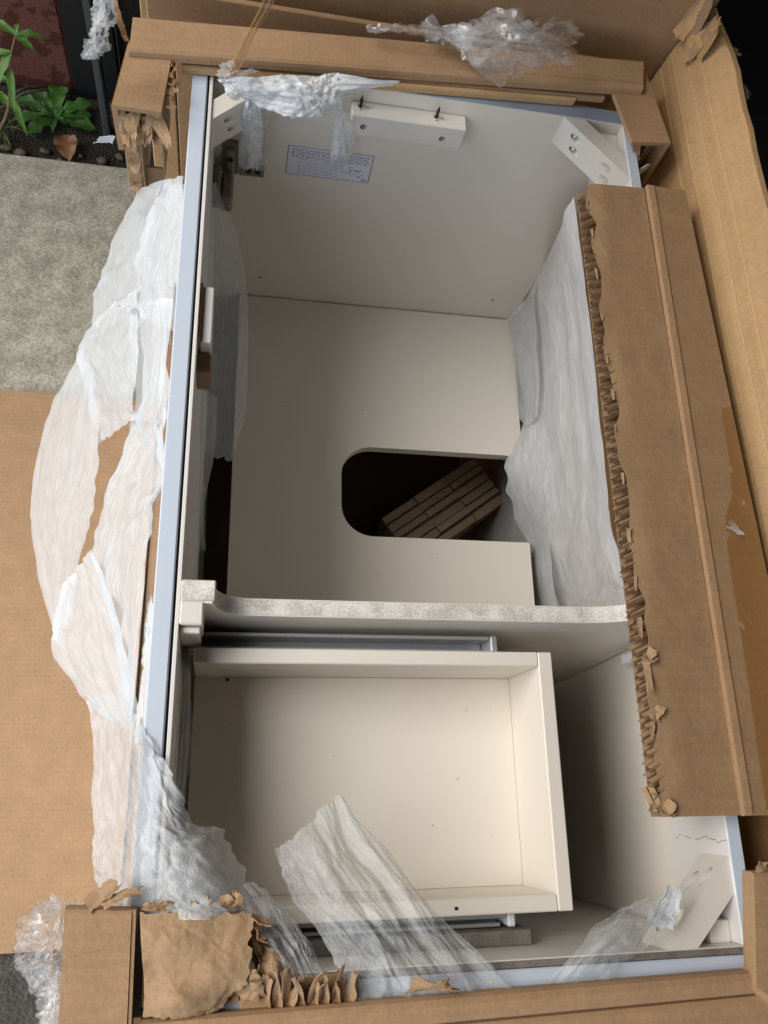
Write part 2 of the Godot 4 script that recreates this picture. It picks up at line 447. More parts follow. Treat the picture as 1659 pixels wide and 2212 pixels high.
func make_materials() -> void:
	var S := 512
	var n1 := noise_image(S, 0.012, 1)
	var n2 := noise_image(S, 0.06, 2)
	var n3 := noise_image(S, 0.25, 3, 2)
	var v := func(im: Image, x: int, y: int) -> float:
		return im.get_pixel(x, y).r
	var bump_fine := ImageTexture.create_from_image(n3)
	var bump_mid := ImageTexture.create_from_image(n2)
	# kraft: fibres, faint flute lines, blotches
	var kraft := ramp(S, func(x: int, y: int) -> Color:
		var f: float = 1.0 + 0.07 * (v.call(n1, x, y) - 0.5) + 0.13 * (v.call(n3, x, (y * 2) % S) - 0.5) + 0.10 * (v.call(n2, (x * 2) % S, y) - 0.5) + 0.012 * sin(TAU * y * 32.0 / S)
		f *= 0.93
		return Color(f, f, f))
	# scuffs and fine scratches
	var ki := kraft.get_image()
	var sr := RandomNumberGenerator.new()
	sr.seed = 12
	for k in 70:
		var p := Vector2(sr.randf() * S, sr.randf() * S)
		var d := Vector2.from_angle(sr.randf() * TAU)
		var bright := sr.randf_range(-0.10, 0.10)
		var wide := 1 if k % 4 else 3
		for j in int(sr.randf_range(6, 70)):
			p += d
			d = d.rotated(sr.randf_range(-0.06, 0.06))
			for w in wide:
				var q := Vector2i(posmod(int(p.x) + w, S), posmod(int(p.y), S))
				var c := ki.get_pixelv(q)
				var b := bright * (1.0 if wide == 1 else 0.4)
				ki.set_pixelv(q, Color(c.r + b, c.g + b, c.b + b))
	kraft = ImageTexture.create_from_image(ki)
	M.kraft = board(Color(0.70, 0.562, 0.42), 0.82, kraft, 3.2, bump_fine, 0.012)
	M.kraft_light = board(Color(0.785, 0.637, 0.452), 0.8, kraft, 2.4, bump_fine, 0.012)
	M.kraft_edge = board(Color(0.67, 0.55, 0.425), 0.95, kraft, 6.0, bump_fine, 0.03)
	M.kraft_pad = board(Color(0.64, 0.512, 0.375), 0.8, kraft, 3.2, bump_fine, 0.014)
	M.kraft_paper = board(Color(0.69, 0.565, 0.43), 0.85, kraft, 5.0, bump_mid, 0.04)
	M.kraft_flap = board(Color(0.715, 0.572, 0.425), 0.85, kraft, 3.0, bump_fine, 0.006)
	M.dusty_paper = board(Color(0.40, 0.37, 0.32), 0.8, kraft, 6.0)
	M.packing_tape = StandardMaterial3D.new()
	M.packing_tape.transparency = BaseMaterial3D.TRANSPARENCY_ALPHA
	M.packing_tape.albedo_color = Color(0.66, 0.47, 0.25, 0.42)
	M.packing_tape.roughness = 0.24
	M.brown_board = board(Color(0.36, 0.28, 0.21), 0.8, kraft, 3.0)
	M.spacer = board(Color(0.60, 0.52, 0.43), 0.9, kraft, 5.0)
	M.tape = board(Color(0.62, 0.45, 0.25), 0.32, kraft, 2.0)
	# melamine
	M.white = board(Color(0.893, 0.866, 0.822), 0.42, null, 6.0, bump_fine, 0.003)
	M.white_top = board(Color(0.87, 0.86, 0.845), 0.45, null, 6.0, bump_fine, 0.003)
	M.white_wood = board(Color(0.86, 0.84, 0.805), 0.55, null, 5.0, bump_mid, 0.01)
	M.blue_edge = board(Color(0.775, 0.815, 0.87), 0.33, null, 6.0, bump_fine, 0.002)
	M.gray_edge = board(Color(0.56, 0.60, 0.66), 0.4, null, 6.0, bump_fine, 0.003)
	M.black = board(Color(0.05, 0.05, 0.055), 0.6)
	# raw chipboard edge with white overspray
	var raw := ramp(S, func(x: int, y: int) -> Color:
		var a: float = v.call(n3, (x * 2) % S, (y * 2) % S) * 0.6 + v.call(n2, (x * 2) % S, (y * 2) % S) * 0.4 + (v.call(n1, x, y) - 0.5) * 0.35
		var k := smoothstep(0.47, 0.56, a)
		return Color(0.90, 0.89, 0.87).lerp(Color(0.63, 0.595, 0.56), k * 0.62))
	M.raw = board(Color.WHITE, 0.8, raw, 4.6, bump_fine, 0.02)
	M.raw_gray = board(Color(0.56, 0.54, 0.52), 0.9, raw, 5.0, bump_fine, 0.02)
	M.metal = board(Color(0.72, 0.73, 0.74), 0.35)
	M.metal.metallic = 0.45
	M.dark_metal = board(Color(0.52, 0.48, 0.43), 0.45)
	M.dark_metal.metallic = 0.3
	M.pencil = board(Color(0.50, 0.46, 0.42), 0.8)
	M.screw = board(Color(0.16, 0.14, 0.13), 0.4)
	M.screw.metallic = 0.6
	M.plastic = board(Color(0.86, 0.87, 0.89), 0.35)
	# foam sheet: fine ribs, a little denser on the rib
	var foam := ramp(512, func(x: int, y: int) -> Color:
		var rib := 0.5 + 0.5 * cos(TAU * x * 16.0 / 512.0 + 1.8 * (v.call(n1, x, y) - 0.5))
		var a: float = 0.64 + 0.13 * pow(rib, 1.6) * (0.5 + v.call(n1, (x + 90) % S, (y / 3 + 40) % S)) + 0.16 * (v.call(n1, x, y / 2) - 0.5)
		return Color(0.97, 0.98, 0.985, clampf(a, 0.2, 0.97)), true)
	var rib_bump := ramp(512, func(x: int, y: int) -> Color:
		var rib := 0.5 + 0.5 * cos(TAU * x * 16.0 / 512.0 + 1.8 * (v.call(n1, x, y) - 0.5))
		var f: float = rib
		return Color(f, f, f))
	M.foam = foam_material(foam, rib_bump, 0.86, 0.004)
	M.foam_dense = foam_material(foam, rib_bump, 1.25, 0.012)
	M.foam_thin = foam_material(foam, rib_bump, 0.78, 0.004)
	var smooth_foam := ramp(512, func(x: int, y: int) -> Color:
		var a: float = 0.56 + 0.42 * (v.call(n2, (x * 2) % S, (y / 4) % S) - 0.5) + 0.12 * (v.call(n3, x, y) - 0.5) + 0.3 * (v.call(n1, x, y / 2) - 0.5)
		return Color(0.97, 0.98, 0.985, clampf(a, 0.15, 0.95)), true)
	M.foam_back = foam_material(foam, rib_bump, 1.18, 0.035)
	M.foam_back.albedo_color = Color(0.97, 0.975, 0.98, 1.18)
	M.foam_veil = foam_material(foam, rib_bump, 0.5, 0.008)
	M.tissue = foam_material(smooth_foam, bump_mid, 1.6, 0.04)
	M.skin = foam_material(smooth_foam, bump_mid, 0.6, 0.05)
	M.skin.roughness = 0.35
	M.skin_dense = foam_material(smooth_foam, bump_mid, 1.0, 0.05)
	M.skin_dense.roughness = 0.4
	M.skin_thin = foam_material(smooth_foam, bump_mid, 0.5, 0.04)
	M.skin_thin.roughness = 0.35
	M.film_scrap = foam_material(smooth_foam, bump_mid, 0.4,0.04)
	M.film_scrap.roughness = 0.3
	M.film = StandardMaterial3D.new()
	M.film.transparency = BaseMaterial3D.TRANSPARENCY_ALPHA
	M.film.albedo_color = Color(0.93, 0.94, 0.95, 0.10)
	M.film.roughness = 0.12
	M.film.metallic_specular = 0.7
	M.amber_film = StandardMaterial3D.new()
	M.amber_film.transparency = BaseMaterial3D.TRANSPARENCY_ALPHA
	M.amber_film.albedo_color = Color(0.74, 0.56, 0.33, 0.5)
	M.amber_film.roughness = 0.22
	# ground
	var concrete := ramp(S, func(x: int, y: int) -> Color:
		var f: float = 0.86 + 0.22 * (v.call(n1, x, y) - 0.5) + 0.25 * (v.call(n2, x, y) - 0.5) + 0.34 * (v.call(n3, x, y) - 0.5)
		var k := smoothstep(0.66, 0.72, v.call(n3, (x + 200) % S, (y + 77) % S))
		return Color(f, f * 0.985, f * 0.95).lerp(Color(0.34, 0.30, 0.26), k * 0.7))
	M.concrete = board(Color(0.79, 0.775, 0.72), 0.93, concrete, 2.6, bump_mid, 0.05)
	M.soil = board(Color(0.27, 0.24, 0.20), 0.95, concrete, 4.0, bump_mid, 0.8)
	M.asphalt = board(Color(0.36, 0.35, 0.34), 0.95, concrete, 3.0, bump_mid, 0.3)
	M.inside_floor = board(Color(0.12, 0.115, 0.11), 0.9, concrete, 2.0)
	M.garage = board(Color(0.16, 0.15, 0.14), 0.9, concrete, 1.0)
	var rust := ramp(S, func(x: int, y: int) -> Color:
		var k := smoothstep(0.50, 0.56, v.call(n1, x, y) * 0.75 + v.call(n2, x, y) * 0.25)
		var f: float = 0.9 + 0.3 * (v.call(n3, x, y) - 0.5)
		return Color(0.45 * f, 0.26 * f, 0.22 * f).lerp(Color(0.33 * f, 0.15 * f, 0.11 * f), k))
	M.red_paint = board(Color.WHITE, 0.6, rust, 2.2, bump_mid, 0.08)
	M.jamb = board(Color(0.25, 0.27, 0.27), 0.45)
	# plants
	M.leaf = leaf_material(Color(0.19, 0.34, 0.12))
	M.leaf_mid = leaf_material(Color(0.24, 0.40, 0.14))
	M.leaf_pale = leaf_material(Color(0.33, 0.49, 0.20))
	M.grass = leaf_material(Color(0.40, 0.48, 0.27))
	M.stem = board(Color(0.50, 0.40, 0.30), 0.7)
	M.dry = leaf_material(Color(0.52, 0.36, 0.23))
	M.pebble = board(Color(0.42, 0.38, 0.33), 0.9, concrete, 8.0)
	# printed sticker: lines of print too small to read, a small picture, a thin black frame
	var lab := Image.create(512, 224, false, Image.FORMAT_RGB8)
	lab.fill(Color(0.86, 0.86, 0.91))
	lab.fill_rect(Rect2i(4, 4, 504, 3), Color(0.08, 0.07, 0.12))
	lab.fill_rect(Rect2i(4, 217, 504, 3), Color(0.08, 0.07, 0.12))
	lab.fill_rect(Rect2i(4, 4, 4, 216), Color(0.08, 0.07, 0.12))
	lab.fill_rect(Rect2i(504, 4, 4, 216), Color(0.08, 0.07, 0.12))
	var r := RandomNumberGenerator.new()
	r.seed = 5
	for line in 11:
		var x := 28 if line < 4 else 70
		var ends := 470 if line < 4 else (330 if line < 8 else 300)
		while x < ends:
			var w := r.randi_range(10, 34)
			for k in range(0, w, 3):
				var tall := r.randi_range(5, 9) if line < 4 else r.randi_range(3, 6)
				lab.fill_rect(Rect2i(x + k, 22 + line * 17 + 9 - tall, 2, tall), Color(0.25, 0.24, 0.28).lerp(Color(0.6, 0.6, 0.64), 0.0 if line < 4 else 0.5))
			x += w + 7
	for k in 26:
		lab.fill_rect(Rect2i(r.randi_range(360, 470), r.randi_range(110, 185), r.randi_range(3, 14), r.randi_range(2, 9)), Color(0.45, 0.45, 0.5))
	lab.fill_rect(Rect2i(462, 200, 34, 8), Color(0.4, 0.4, 0.45))
	M.sticker = StandardMaterial3D.new()
	M.sticker.albedo_texture = ImageTexture.create_from_image(lab)
	M.sticker.roughness = 0.5


func foam_material(tex: Texture2D, bump: Texture2D, density: float, depth: float) -> StandardMaterial3D:
	var m := StandardMaterial3D.new()
	m.transparency = BaseMaterial3D.TRANSPARENCY_ALPHA
	m.albedo_texture = tex
	m.albedo_color = Color(0.91, 0.92, 0.925, density)
	m.roughness = 0.5
	m.backlight_enabled = true
	m.backlight = Color(0.5, 0.5, 0.5)
	m.heightmap_enabled = true
	m.heightmap_texture = bump
	m.heightmap_scale = depth
	return m


func leaf_material(c: Color) -> StandardMaterial3D:
	var m := StandardMaterial3D.new()
	m.albedo_color = c
	m.roughness = 0.5
	m.backlight_enabled = true
	m.backlight = Color(c.r * 0.6, c.g * 0.6, c.b * 0.4)
	return m


# ---------------------------------------------------------------- ground and garage

func build_ground() -> void:
	var g := -RIM
	tag_structure(box(self, "ground", Vector3(-20, g - 0.35, -20), Vector3(20, g - 0.012, 20), M.soil, 0.0))
	tag_structure(box(self, "concrete_pavement", Vector3(-6, g - 0.2, -0.575), Vector3(0.66, g, 1.045), M.concrete, 0.006))
	tag_structure(box(self, "asphalt_driveway", Vector3(-6, g - 0.2, 1.049), Vector3(0.66, g - 0.004, 6), M.asphalt, 0.003))
	tag_structure(box(self, "garage_floor", Vector3(0.664, g - 0.2, -2.4), Vector3(4, g - 0.006, 6), M.inside_floor, 0.003))
	# the garage the carton stands in the doorway of
	var w := thing("red_wall", "rust red wall panel with flaking paint behind the weeds", "wall", Vector3(-1.4, g, -0.8))
	box(w, "panel", Vector3(-3.0, g - 0.01, -0.87), Vector3(-0.338, 1.55, -0.775), M.red_paint, 0.006)
	var j := thing("door_jamb", "dark metal garage door jamb beside the red wall", "door jamb", Vector3(-0.28, g, -0.7))
	box(j, "track", Vector3(-0.262, g - 0.01, -0.69), Vector3(-0.246, 1.5, -0.66), M.jamb, 0.003)
	box(j, "backing", Vector3(-0.336, g - 0.01, -0.80), Vector3(-0.23, 1.5, -0.77), M.black, 0.002)
	tag_structure(box(self, "garage_back_wall", Vector3(-0.229, g - 0.01, -2.5), Vector3(4, 1.55, -2.4), M.garage, 0.0))
	tag_structure(box(self, "garage_side_wall", Vector3(3.0, g - 0.01, -2.39), Vector3(3.1, 1.55, 6), M.garage, 0.0))
	tag_structure(box(self, "garage_partition", Vector3(-0.229, g - 0.01, -2.39), Vector3(-0.17, 1.55, -0.80), M.garage, 0.0))
	tag_structure(box(self, "garage_ceiling", Vector3(-0.62, 1.56, -0.76), Vector3(4, 1.7, 6), M.garage, 0.0))
	tag_structure(box(self, "garage_ceiling", Vector3(-0.24, 1.56, -2.5), Vector3(4, 1.7, -0.761), M.garage, 0.0))


# ---------------------------------------------------------------- carton

func build_carton() -> void:
	var g := -RIM
	var c := thing("shipping_carton", "large opened corrugated carton around the cabinet with one wall folded flat", "cardboard box", Vector3(0.27, g, 0.47))
	box(c, "floor_panel", Vector3(-0.085, g + 0.001, -0.11), Vector3(0.612, g + 0.007, 1.07), M.kraft, 0.002)
	# far wall, standing up past the top of the picture
	var far := box(c, "far_wall", Vector3(-0.034, g + 0.008, -0.119), Vector3(0.640, 0.42, -0.112), M.kraft, 0.002)
	box(far, "wall_tab", Vector3(-0.074, g + 0.008, -0.121), Vector3(-0.0365, 0.42, -0.114), M.kraft_light, 0.002)
	# side wall beyond the cabinet's back: score lines run along it
	var st := begin()
	var prof := [Vector2(0.612, g + 0.008), Vector2(0.6145, -0.30), Vector2(0.6175, -0.13), Vector2(0.6195, -0.085), Vector2(0.6235, -0.04)]
	for q in [Vector2(0.6250, -0.016), Vector2(0.6268, 0.009), Vector2(0.6318, 0.032), Vector2(0.6345, 0.054)]:
		prof.append_array([q - Vector2(0.0002, 0.0022), q + Vector2(0.0016, 0.0), q + Vector2(0.0003, 0.0022)])
	prof.append_array([Vector2(0.642, 0.080), Vector2(0.6455, 0.092)])
	var steps := 40
	var at := func(k: int, s: int, out: float) -> Vector3:
		var z := lerpf(-0.108, 1.07, float(s) / steps)
		var w := wrinkle.get_noise_2d(z * 3.0, prof[k].y * 4.0) * 0.0012
		var top := 0.0
		if k == prof.size() - 1:
			top = 0.0016 * wrinkle.get_noise_2d(z * 60.0, 3.0) - 0.018 * pow(clampf(1.0 - (z + 0.108) / 0.12, 0.0, 1.0), 1.5)
		return Vector3(prof[k].x + w + out - 0.012 * (1.0 - float(s) / steps), prof[k].y + top, z)
	for s in steps:
		for k in prof.size() - 1:
			quad(st, at.call(k, s, 0.0), at.call(k + 1, s, 0.0), at.call(k + 1, s + 1, 0.0), at.call(k, s + 1, 0.0), Vector3(5, 0, 0.5))
			quad(st, at.call(k, s, 0.007), at.call(k + 1, s, 0.007), at.call(k + 1, s + 1, 0.007), at.call(k, s + 1, 0.007), Vector3(-5, 0, 0.5))
		var e := prof.size() - 1
		quad(st, at.call(e, s, 0.0), at.call(e, s + 1, 0.0), at.call(e, s + 1, 0.007), at.call(e, s, 0.007), Vector3(0.6, -5, 0.5))
	var side := part(c, "side_wall", st, M.kraft_light)
	# the torn corner where the two walls meet
	for k in 6:
		var o := Vector3(0.6035 + 0.003 * k, 0.035 + 0.007 * (k % 3), -0.106 + 0.010 * k)
		shard(side, "torn_liner", o, Vector3(0.15 - 0.1 * (k % 2), 0.9, -0.12 + 0.06 * k), Vector3(0.25, 0.05, 0.95), 0.055 + 0.008 * (k % 3), 0.024 + 0.005 * (k % 2), M.kraft_light if k % 2 else M.kraft_edge, 40 + k)
	shard(side, "torn_liner", Vector3(0.632, 0.055, -0.062), Vector3(0.3, 0.5, 0.55), Vector3(0.2, -0.2, 0.9), 0.05, 0.02, M.dusty_paper, 61)
	shard(side, "torn_liner", Vector3(0.640, 0.066, -0.035), Vector3(0.12, 0.25, 0.9), Vector3(0.5, 0.5, 0.1), 0.075, 0.014, M.dusty_paper, 63)
	box(c, "near_wall", Vector3(-0.08, g + 0.008, 1.075), Vector3(0.61, -0.004, 1.082), M.kraft, 0.002)
	# the front wall, folded down flat on the concrete
	var pts := []
	for r in 5:
		for k in 5:
			var x := lerpf(-1.0, -0.088, k / 4.0)
			var z := lerpf(0.035, 1.047, r / 4.0)
			pts.append(Vector3(x, g + 0.012 + 0.006 * absf(sin(k * 2.1 + r)), z + 0.006 * sin(k * 1.7 + r * 0.6)))
	sheet_from(c, "front_wall", pts, 5, M.kraft_flap, {"su": 30, "sv": 30, "thick": 0.006, "crumple": 0.0015, "size": 0.2})


# A scrap of torn liner, curled: from o, along a, as wide as b says.
func shard(parent: Node, called: String, o: Vector3, a: Vector3, b: Vector3, length: float, width: float, mat: Material, sd: int, ragged := 1.0) -> MeshInstance3D:
	a = a.normalized()
	var n := a.cross(b).normalized()
	b = n.cross(a).normalized()
	var r := RandomNumberGenerator.new()
	r.seed = sd
	var curl := r.randf_range(-0.35, 0.35)
	var pts := []
	for j in 4:
		var t := j / 3.0
		for i in 3:
			var s := i - 1.0
			var w := width * (1.0 - 0.45 * t * t)
			pts.append(o + a * length * t + b * s * w * 0.5 + n * (length * curl * t * t + width * 0.25 * s * s * (r.randf() - 0.4)) + Vector3(r.randf_range(-1, 1), r.randf_range(-1, 1), r.randf_range(-1, 1)) * width * 0.12)
	return sheet_from(parent, called, pts, 3, mat, {"su": 6, "sv": 8, "rag": [0.0, 0.15 * ragged, 0.12 * ragged, 0.12 * ragged], "crumple": width * 0.04, "size": width * 0.8, "seed": float(sd), "thick": 0.0007, "flat": true})


# ---------------------------------------------------------------- cabinet

func arc(p: PackedVector2Array, c: Vector2, r: Vector2, from: float, to: float, n: int) -> void:
	for i in n + 1:
		var a := lerpf(from, to, float(i) / n)
		p.append(c + Vector2(cos(a) * r.x, sin(a) * r.y))


func csg_holes(parent: Node, called: String, st: SurfaceTool, mat: Material, holes: Array) -> CSGCombiner3D:
	st.generate_normals()
	st.index()
	var body := CSGCombiner3D.new()
	body.name = called
	body.position = -base_of(parent)
	parent.add_child(body, true)
	var m := CSGMesh3D.new()
	m.name = "body"
	m.mesh = st.commit()
	m.material = mat
	body.add_child(m, true)
	for h in holes:
		var cyl := CSGCylinder3D.new()
		cyl.name = "bore"
		cyl.operation = CSGShape3D.OPERATION_SUBTRACTION
		cyl.radius = h[2]
		cyl.height = h[3]
		cyl.sides = 14
		cyl.material = mat
		var y: Vector3 = h[1].normalized()
		var x := y.cross(Vector3(0.3, 0.9, 0.2)).normalized()
		cyl.transform = Transform3D(Basis(x, y, x.cross(y)), h[0])
		body.add_child(cyl, true)
	return body


# A diagonal block across an inner corner; p1 and p2 are the ends of its inner top edge, out points into the corner.
func corner_brace(cab: Node, p1: Vector3, p2: Vector3, q1: Vector3, q2: Vector3, deep: float, screws: bool, bore := 0.0046) -> void:
	var st := begin()
	var down := Vector3(0, -deep, 0)
	loft(st, PackedVector3Array([p1, p2, q2, q1]), PackedVector3Array([p1 + down, p2 + down, q2 + down, q1 + down]))
	var along := (p2 - p1).normalized()
	var outn := ((q1 + q2) - (p1 + p2)).normalized()
	var holes := []
	for e in [0.27, 0.73]:
		for yy in [0.3, 0.68]:
			var at := p1.lerp(p2, e) + Vector3(0, -deep * yy, 0) + along * (0.003 if yy > 0.5 else -0.003)
			var dir := outn * 0.55 + along * (-0.83 if e < 0.5 else 0.83)
			holes.append([at + dir * 0.004, dir, bore, 0.03])
	var b := csg_holes(cab, "corner_brace", st, M.white_wood, holes)
	if screws:
		for k in 2:
			var h: Array = holes[k]
			var s := begin()
			tube(s, PackedVector3Array([h[0] - h[1] * 0.003, h[0] - h[1] * 0.001, h[0] + h[1] * 0.008]), PackedFloat32Array([0.0026, 0.0034, 0.002]), 10)
			part(b, "screw", s, M.metal)


func build_cabinet() -> void:
	var L := 0.9563
	var c := thing("vanity_cabinet", "white bathroom vanity cabinet without a top, standing open in its carton", "cabinet", Vector3(0.27, -0.84, 0.48))
	# front: apron and doors seen on edge, a dark gap, then the face frame
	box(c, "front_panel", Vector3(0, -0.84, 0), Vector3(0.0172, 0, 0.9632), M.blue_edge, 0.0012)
	box(c, "edge_gap", Vector3(0.0173, -0.82, 0.002), Vector3(0.0196, -0.006, 0.9628), M.black, 0.0)
	box(c, "face_frame", Vector3(0.0197, -0.80, 0.0192), Vector3(0.0236, -0.001, L), M.white_top, 0.0006)
	# far side panel, with the two dowel holes and the printed sticker
	var st := begin()
	cbox(st, Vector3(0.0238, -0.84, 0), Vector3(0.547, -0.0014, 0.019), 0.0008)
	var far := csg_holes(c, "far_side_panel", st, M.white, [[Vector3(0.097, -0.404, 0.019), Vector3(0, 0, 1), 0.0032, 0.02], [Vector3(0.494, -0.404, 0.019), Vector3(0, 0, 1), 0.0032, 0.02]])
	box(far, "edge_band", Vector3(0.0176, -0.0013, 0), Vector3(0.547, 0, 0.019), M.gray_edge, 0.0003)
	var sq := begin()
	for k in [[0, 0], [1, 0], [1, 1], [0, 0], [1, 1], [0, 1]]:
		sq.set_uv(Vector2(k[0], k[1]))
		sq.add_vertex(Vector3(lerpf(0.1175, 0.2335, k[0]), lerpf(-0.1085, -0.1615, k[1]), 0.0194))
	part(far, "printed_sticker", sq, M.sticker)
	# near side panel: raw board edge, then the finished outer panel
	var near := box(c, "near_side_panel", Vector3(0.0238, -0.84, L), Vector3(0.547, -0.0022, 0.9628), M.white_top, 0.0008)
	box(near, "raw_edge", Vector3(0.0238, -0.0021, L + 0.001), Vector3(0.547, -0.0012, 0.9625), M.raw_gray, 0.0)
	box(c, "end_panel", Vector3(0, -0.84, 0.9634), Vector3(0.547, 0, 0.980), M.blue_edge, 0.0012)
	# back: top rail all along, closed below only behind the drawers
	var rail := box(c, "back_rail", Vector3(0.534, -0.105, 0.0192), Vector3(0.547, -0.0013, L - 0.0002), M.white_top, 0.0008)
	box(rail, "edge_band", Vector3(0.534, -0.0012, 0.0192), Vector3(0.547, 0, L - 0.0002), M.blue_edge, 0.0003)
	# a pencil line on the rail
	for k in 15:
		var pz := 0.868 + 0.0018 * sin(k * 0.9) + 0.0006 * sin(k * 3.7)
		if k == 9 or k == 12:
			continue
		box(rail, "pencil_mark", Vector3(0.5338, -0.003 - 0.0062 * (k + 0.8), pz), Vector3(0.5341, -0.0028 - 0.0062 * k, pz + 0.0007), M.pencil, 0.0)
	box(c, "back_panel", Vector3(0.5405, -0.83, 0.662), Vector3(0.547, -0.1055, L - 0.0002), M.white, 0.0006)
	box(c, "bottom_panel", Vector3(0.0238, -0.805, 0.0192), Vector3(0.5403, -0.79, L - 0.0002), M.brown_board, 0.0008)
	box(rail, "plastic_clip", Vector3(0.522, -0.146, 0.672), Vector3(0.5335, -0.118, 0.683), M.plastic, 0.001)
	# divider with a scooped top
	var p := PackedVector2Array([Vector2(0.0238, -0.79), Vector2(0.0238, -0.001), Vector2(0.052, -0.001)])
	arc(p, Vector2(0.088, -0.006), Vector2(0.034, 0.034), PI, PI * 1.5, 8)
	arc(p, Vector2(0.430, 0.045), Vector2(0.085, 0.085), -PI * 0.5, -PI * 0.17, 8)
	p.append(Vector2(0.5335, -0.001))
	p.append(Vector2(0.5335, -0.79))
	var ds := begin()
	prism(ds, p, Vector3(0, 0, 0.6546), Vector3.RIGHT, Vector3(0, 1, -0.06), Vector3(0, 0, -0.017))
	var divider := part(c, "divider", ds, M.white)
	var es := begin()
	for k in range(2, p.size() - 3):
		var a := Vector3(p[k].x, p[k].y + 0.0006, 0.6546 - 0.06 * p[k].y - 0.0012)
		var b := Vector3(p[k + 1].x, p[k + 1].y + 0.0006, 0.6546 - 0.06 * p[k + 1].y - 0.0012)
		quad(es, a, b, b - Vector3(0, 0, 0.0146), a - Vector3(0, 0, 0.0146), (a + b) / 2.0 - Vector3(0, 0.1, 0))
	part(divider, "raw_edge", es, M.raw)
	box(divider, "glue_block", Vector3(0.0237, -0.055, 0.6335), Vector3(0.0545, 0.0015, 0.6525), M.raw, 0.0012)
	box(divider, "glue_block", Vector3(0.0237, -0.06, 0.6532), Vector3(0.0445, 0.0008, 0.6745), M.white_wood, 0.0014)
	box(divider, "glue_block", Vector3(0.0240, -0.075, 0.675), Vector3(0.0425, -0.008, 0.681), M.white_wood, 0.001)
	# shelf with the pipe cut-out, open at the back
	var s := PackedVector2Array([Vector2(0.067, 0.0212), Vector2(0.546, 0.0212), Vector2(0.546, 0.286)])
	arc(s, Vector2(0.288, 0.336), Vector2(0.05, 0.05), -PI * 0.5, -PI, 9)
	arc(s, Vector2(0.288, 0.388), Vector2(0.05, 0.05), PI, PI * 0.5, 9)
	s.append_array(PackedVector2Array([Vector2(0.546, 0.438), Vector2(0.546, 0.664), Vector2(0.067, 0.664)]))
	var ss := begin()
	prism(ss, s, Vector3(0, -0.473, 0), Vector3.RIGHT, Vector3.BACK, Vector3(0, 0.018, 0))
	part(c, "shelf", ss, M.white)
	# blocks in the corners
	corner_brace(c, Vector3(0.0238, -0.004, 0.097), Vector3(0.105, -0.004, 0.0192), Vector3(0.0238, -0.004, 0.069), Vector3(0.074, -0.004, 0.0192), 0.045, false)
	corner_brace(c, Vector3(0.455, -0.002, 0.0192), Vector3(0.5338, -0.002, 0.104), Vector3(0.484, -0.002, 0.0192), Vector3(0.5338, -0.002, 0.073), 0.042, true)
	corner_brace(c, Vector3(0.5338, -0.004, 0.882), Vector3(0.459, -0.004, L), Vector3(0.5338, -0.004, 0.914), Vector3(0.491, -0.004, L), 0.046, false, 0.0062)
	box(c, "corner_block", Vector3(0.513, -0.05, 0.937), Vector3(0.5337, -0.018, L - 0.0001), M.white_wood, 0.001)
	box(c, "corner_block", Vector3(0.511, -0.05, 0.0193), Vector3(0.5337, -0.018, 0.045), M.white_wood, 0.001)
	box(c, "corner_block", Vector3(0.0237, -0.04, 0.0193), Vector3(0.05, -0.012, 0.034), M.white_wood, 0.001)
	# cleat on the far panel, two screws pointing up out of it
	var cs := begin()
	cbox(cs, Vector3(0.188, -0.055, 0.0192), Vector3(0.333, -0.022, 0.042), 0.0016)
	var cleat := csg_holes(c, "wall_cleat", cs, M.white_wood, [[Vector3(0.205, -0.040, 0.042), Vector3(0, 0.15, 1), 0.0042, 0.03], [Vector3(0.306, -0.042, 0.042), Vector3(0, 0.15, 1), 0.0042, 0.03]])
	for x in [0.198, 0.2935]:
		var sc := begin()
		var sp := PackedVector3Array()
		var sr := PackedFloat32Array()
		for k in 15:
			sp.append(Vector3(x + 0.0004 * k / 14.0, -0.0225 + 0.019 * k / 14.0, 0.0295))
			sr.append((0.0021 if k % 2 else 0.0014) * (1.0 if k < 10 else (14.2 - k) / 5.0))
		tube(sc, sp, sr, 9)
		part(cleat, "screw", sc, M.screw)
		for k in 4:
			shard(cleat, "splinter", Vector3(x + 0.002 * cos(k * 1.7), -0.0222, 0.0295 + 0.002 * sin(k * 1.7)), Vector3(cos(k * 1.7), 0.7, sin(k * 1.7)), Vector3(-sin(k * 1.7), 0, cos(k * 1.7)), 0.005, 0.004, M.white_wood, 80 + k)
	# door catch, bumper and hinge behind the face frame
	var ca := box(c, "door_catch", Vector3(0.0238, -0.075, 0.312), Vector3(0.0262, -0.006, 0.378), M.kraft_edge, 0.0006)
	box(ca, "catch_block", Vector3(0.0264, -0.05, 0.312), Vector3(0.0375, -0.012, 0.379), M.white_top, 0.001)
	box(ca, "catch_tab", Vector3(0.0239, -0.07, 0.382), Vector3(0.038, -0.03, 0.404), M.kraft_edge, 0.001)
	var hg := box(c, "hinge", Vector3(0.034, -0.168, 0.0192), Vector3(0.056, -0.112, 0.0255), M.dark_metal, 0.001)
	box(hg, "hinge_arm", Vector3(0.040, -0.16, 0.0257), Vector3(0.050, -0.118, 0.034), M.dark_metal, 0.002)
	box(hg, "mounting_wing", Vector3(0.057, -0.172, 0.0192), Vector3(0.090, -0.152, 0.0225), M.dark_metal, 0.001)
	box(hg, "hinge_cup", Vector3(0.0238, -0.185, 0.034), Vector3(0.034, -0.140, 0.072), M.dark_metal, 0.004)
	box(hg, "hinge_knuckle", Vector3(0.0345, -0.178, 0.036), Vector3(0.05, -0.150, 0.082), M.dark_metal, 0.004)
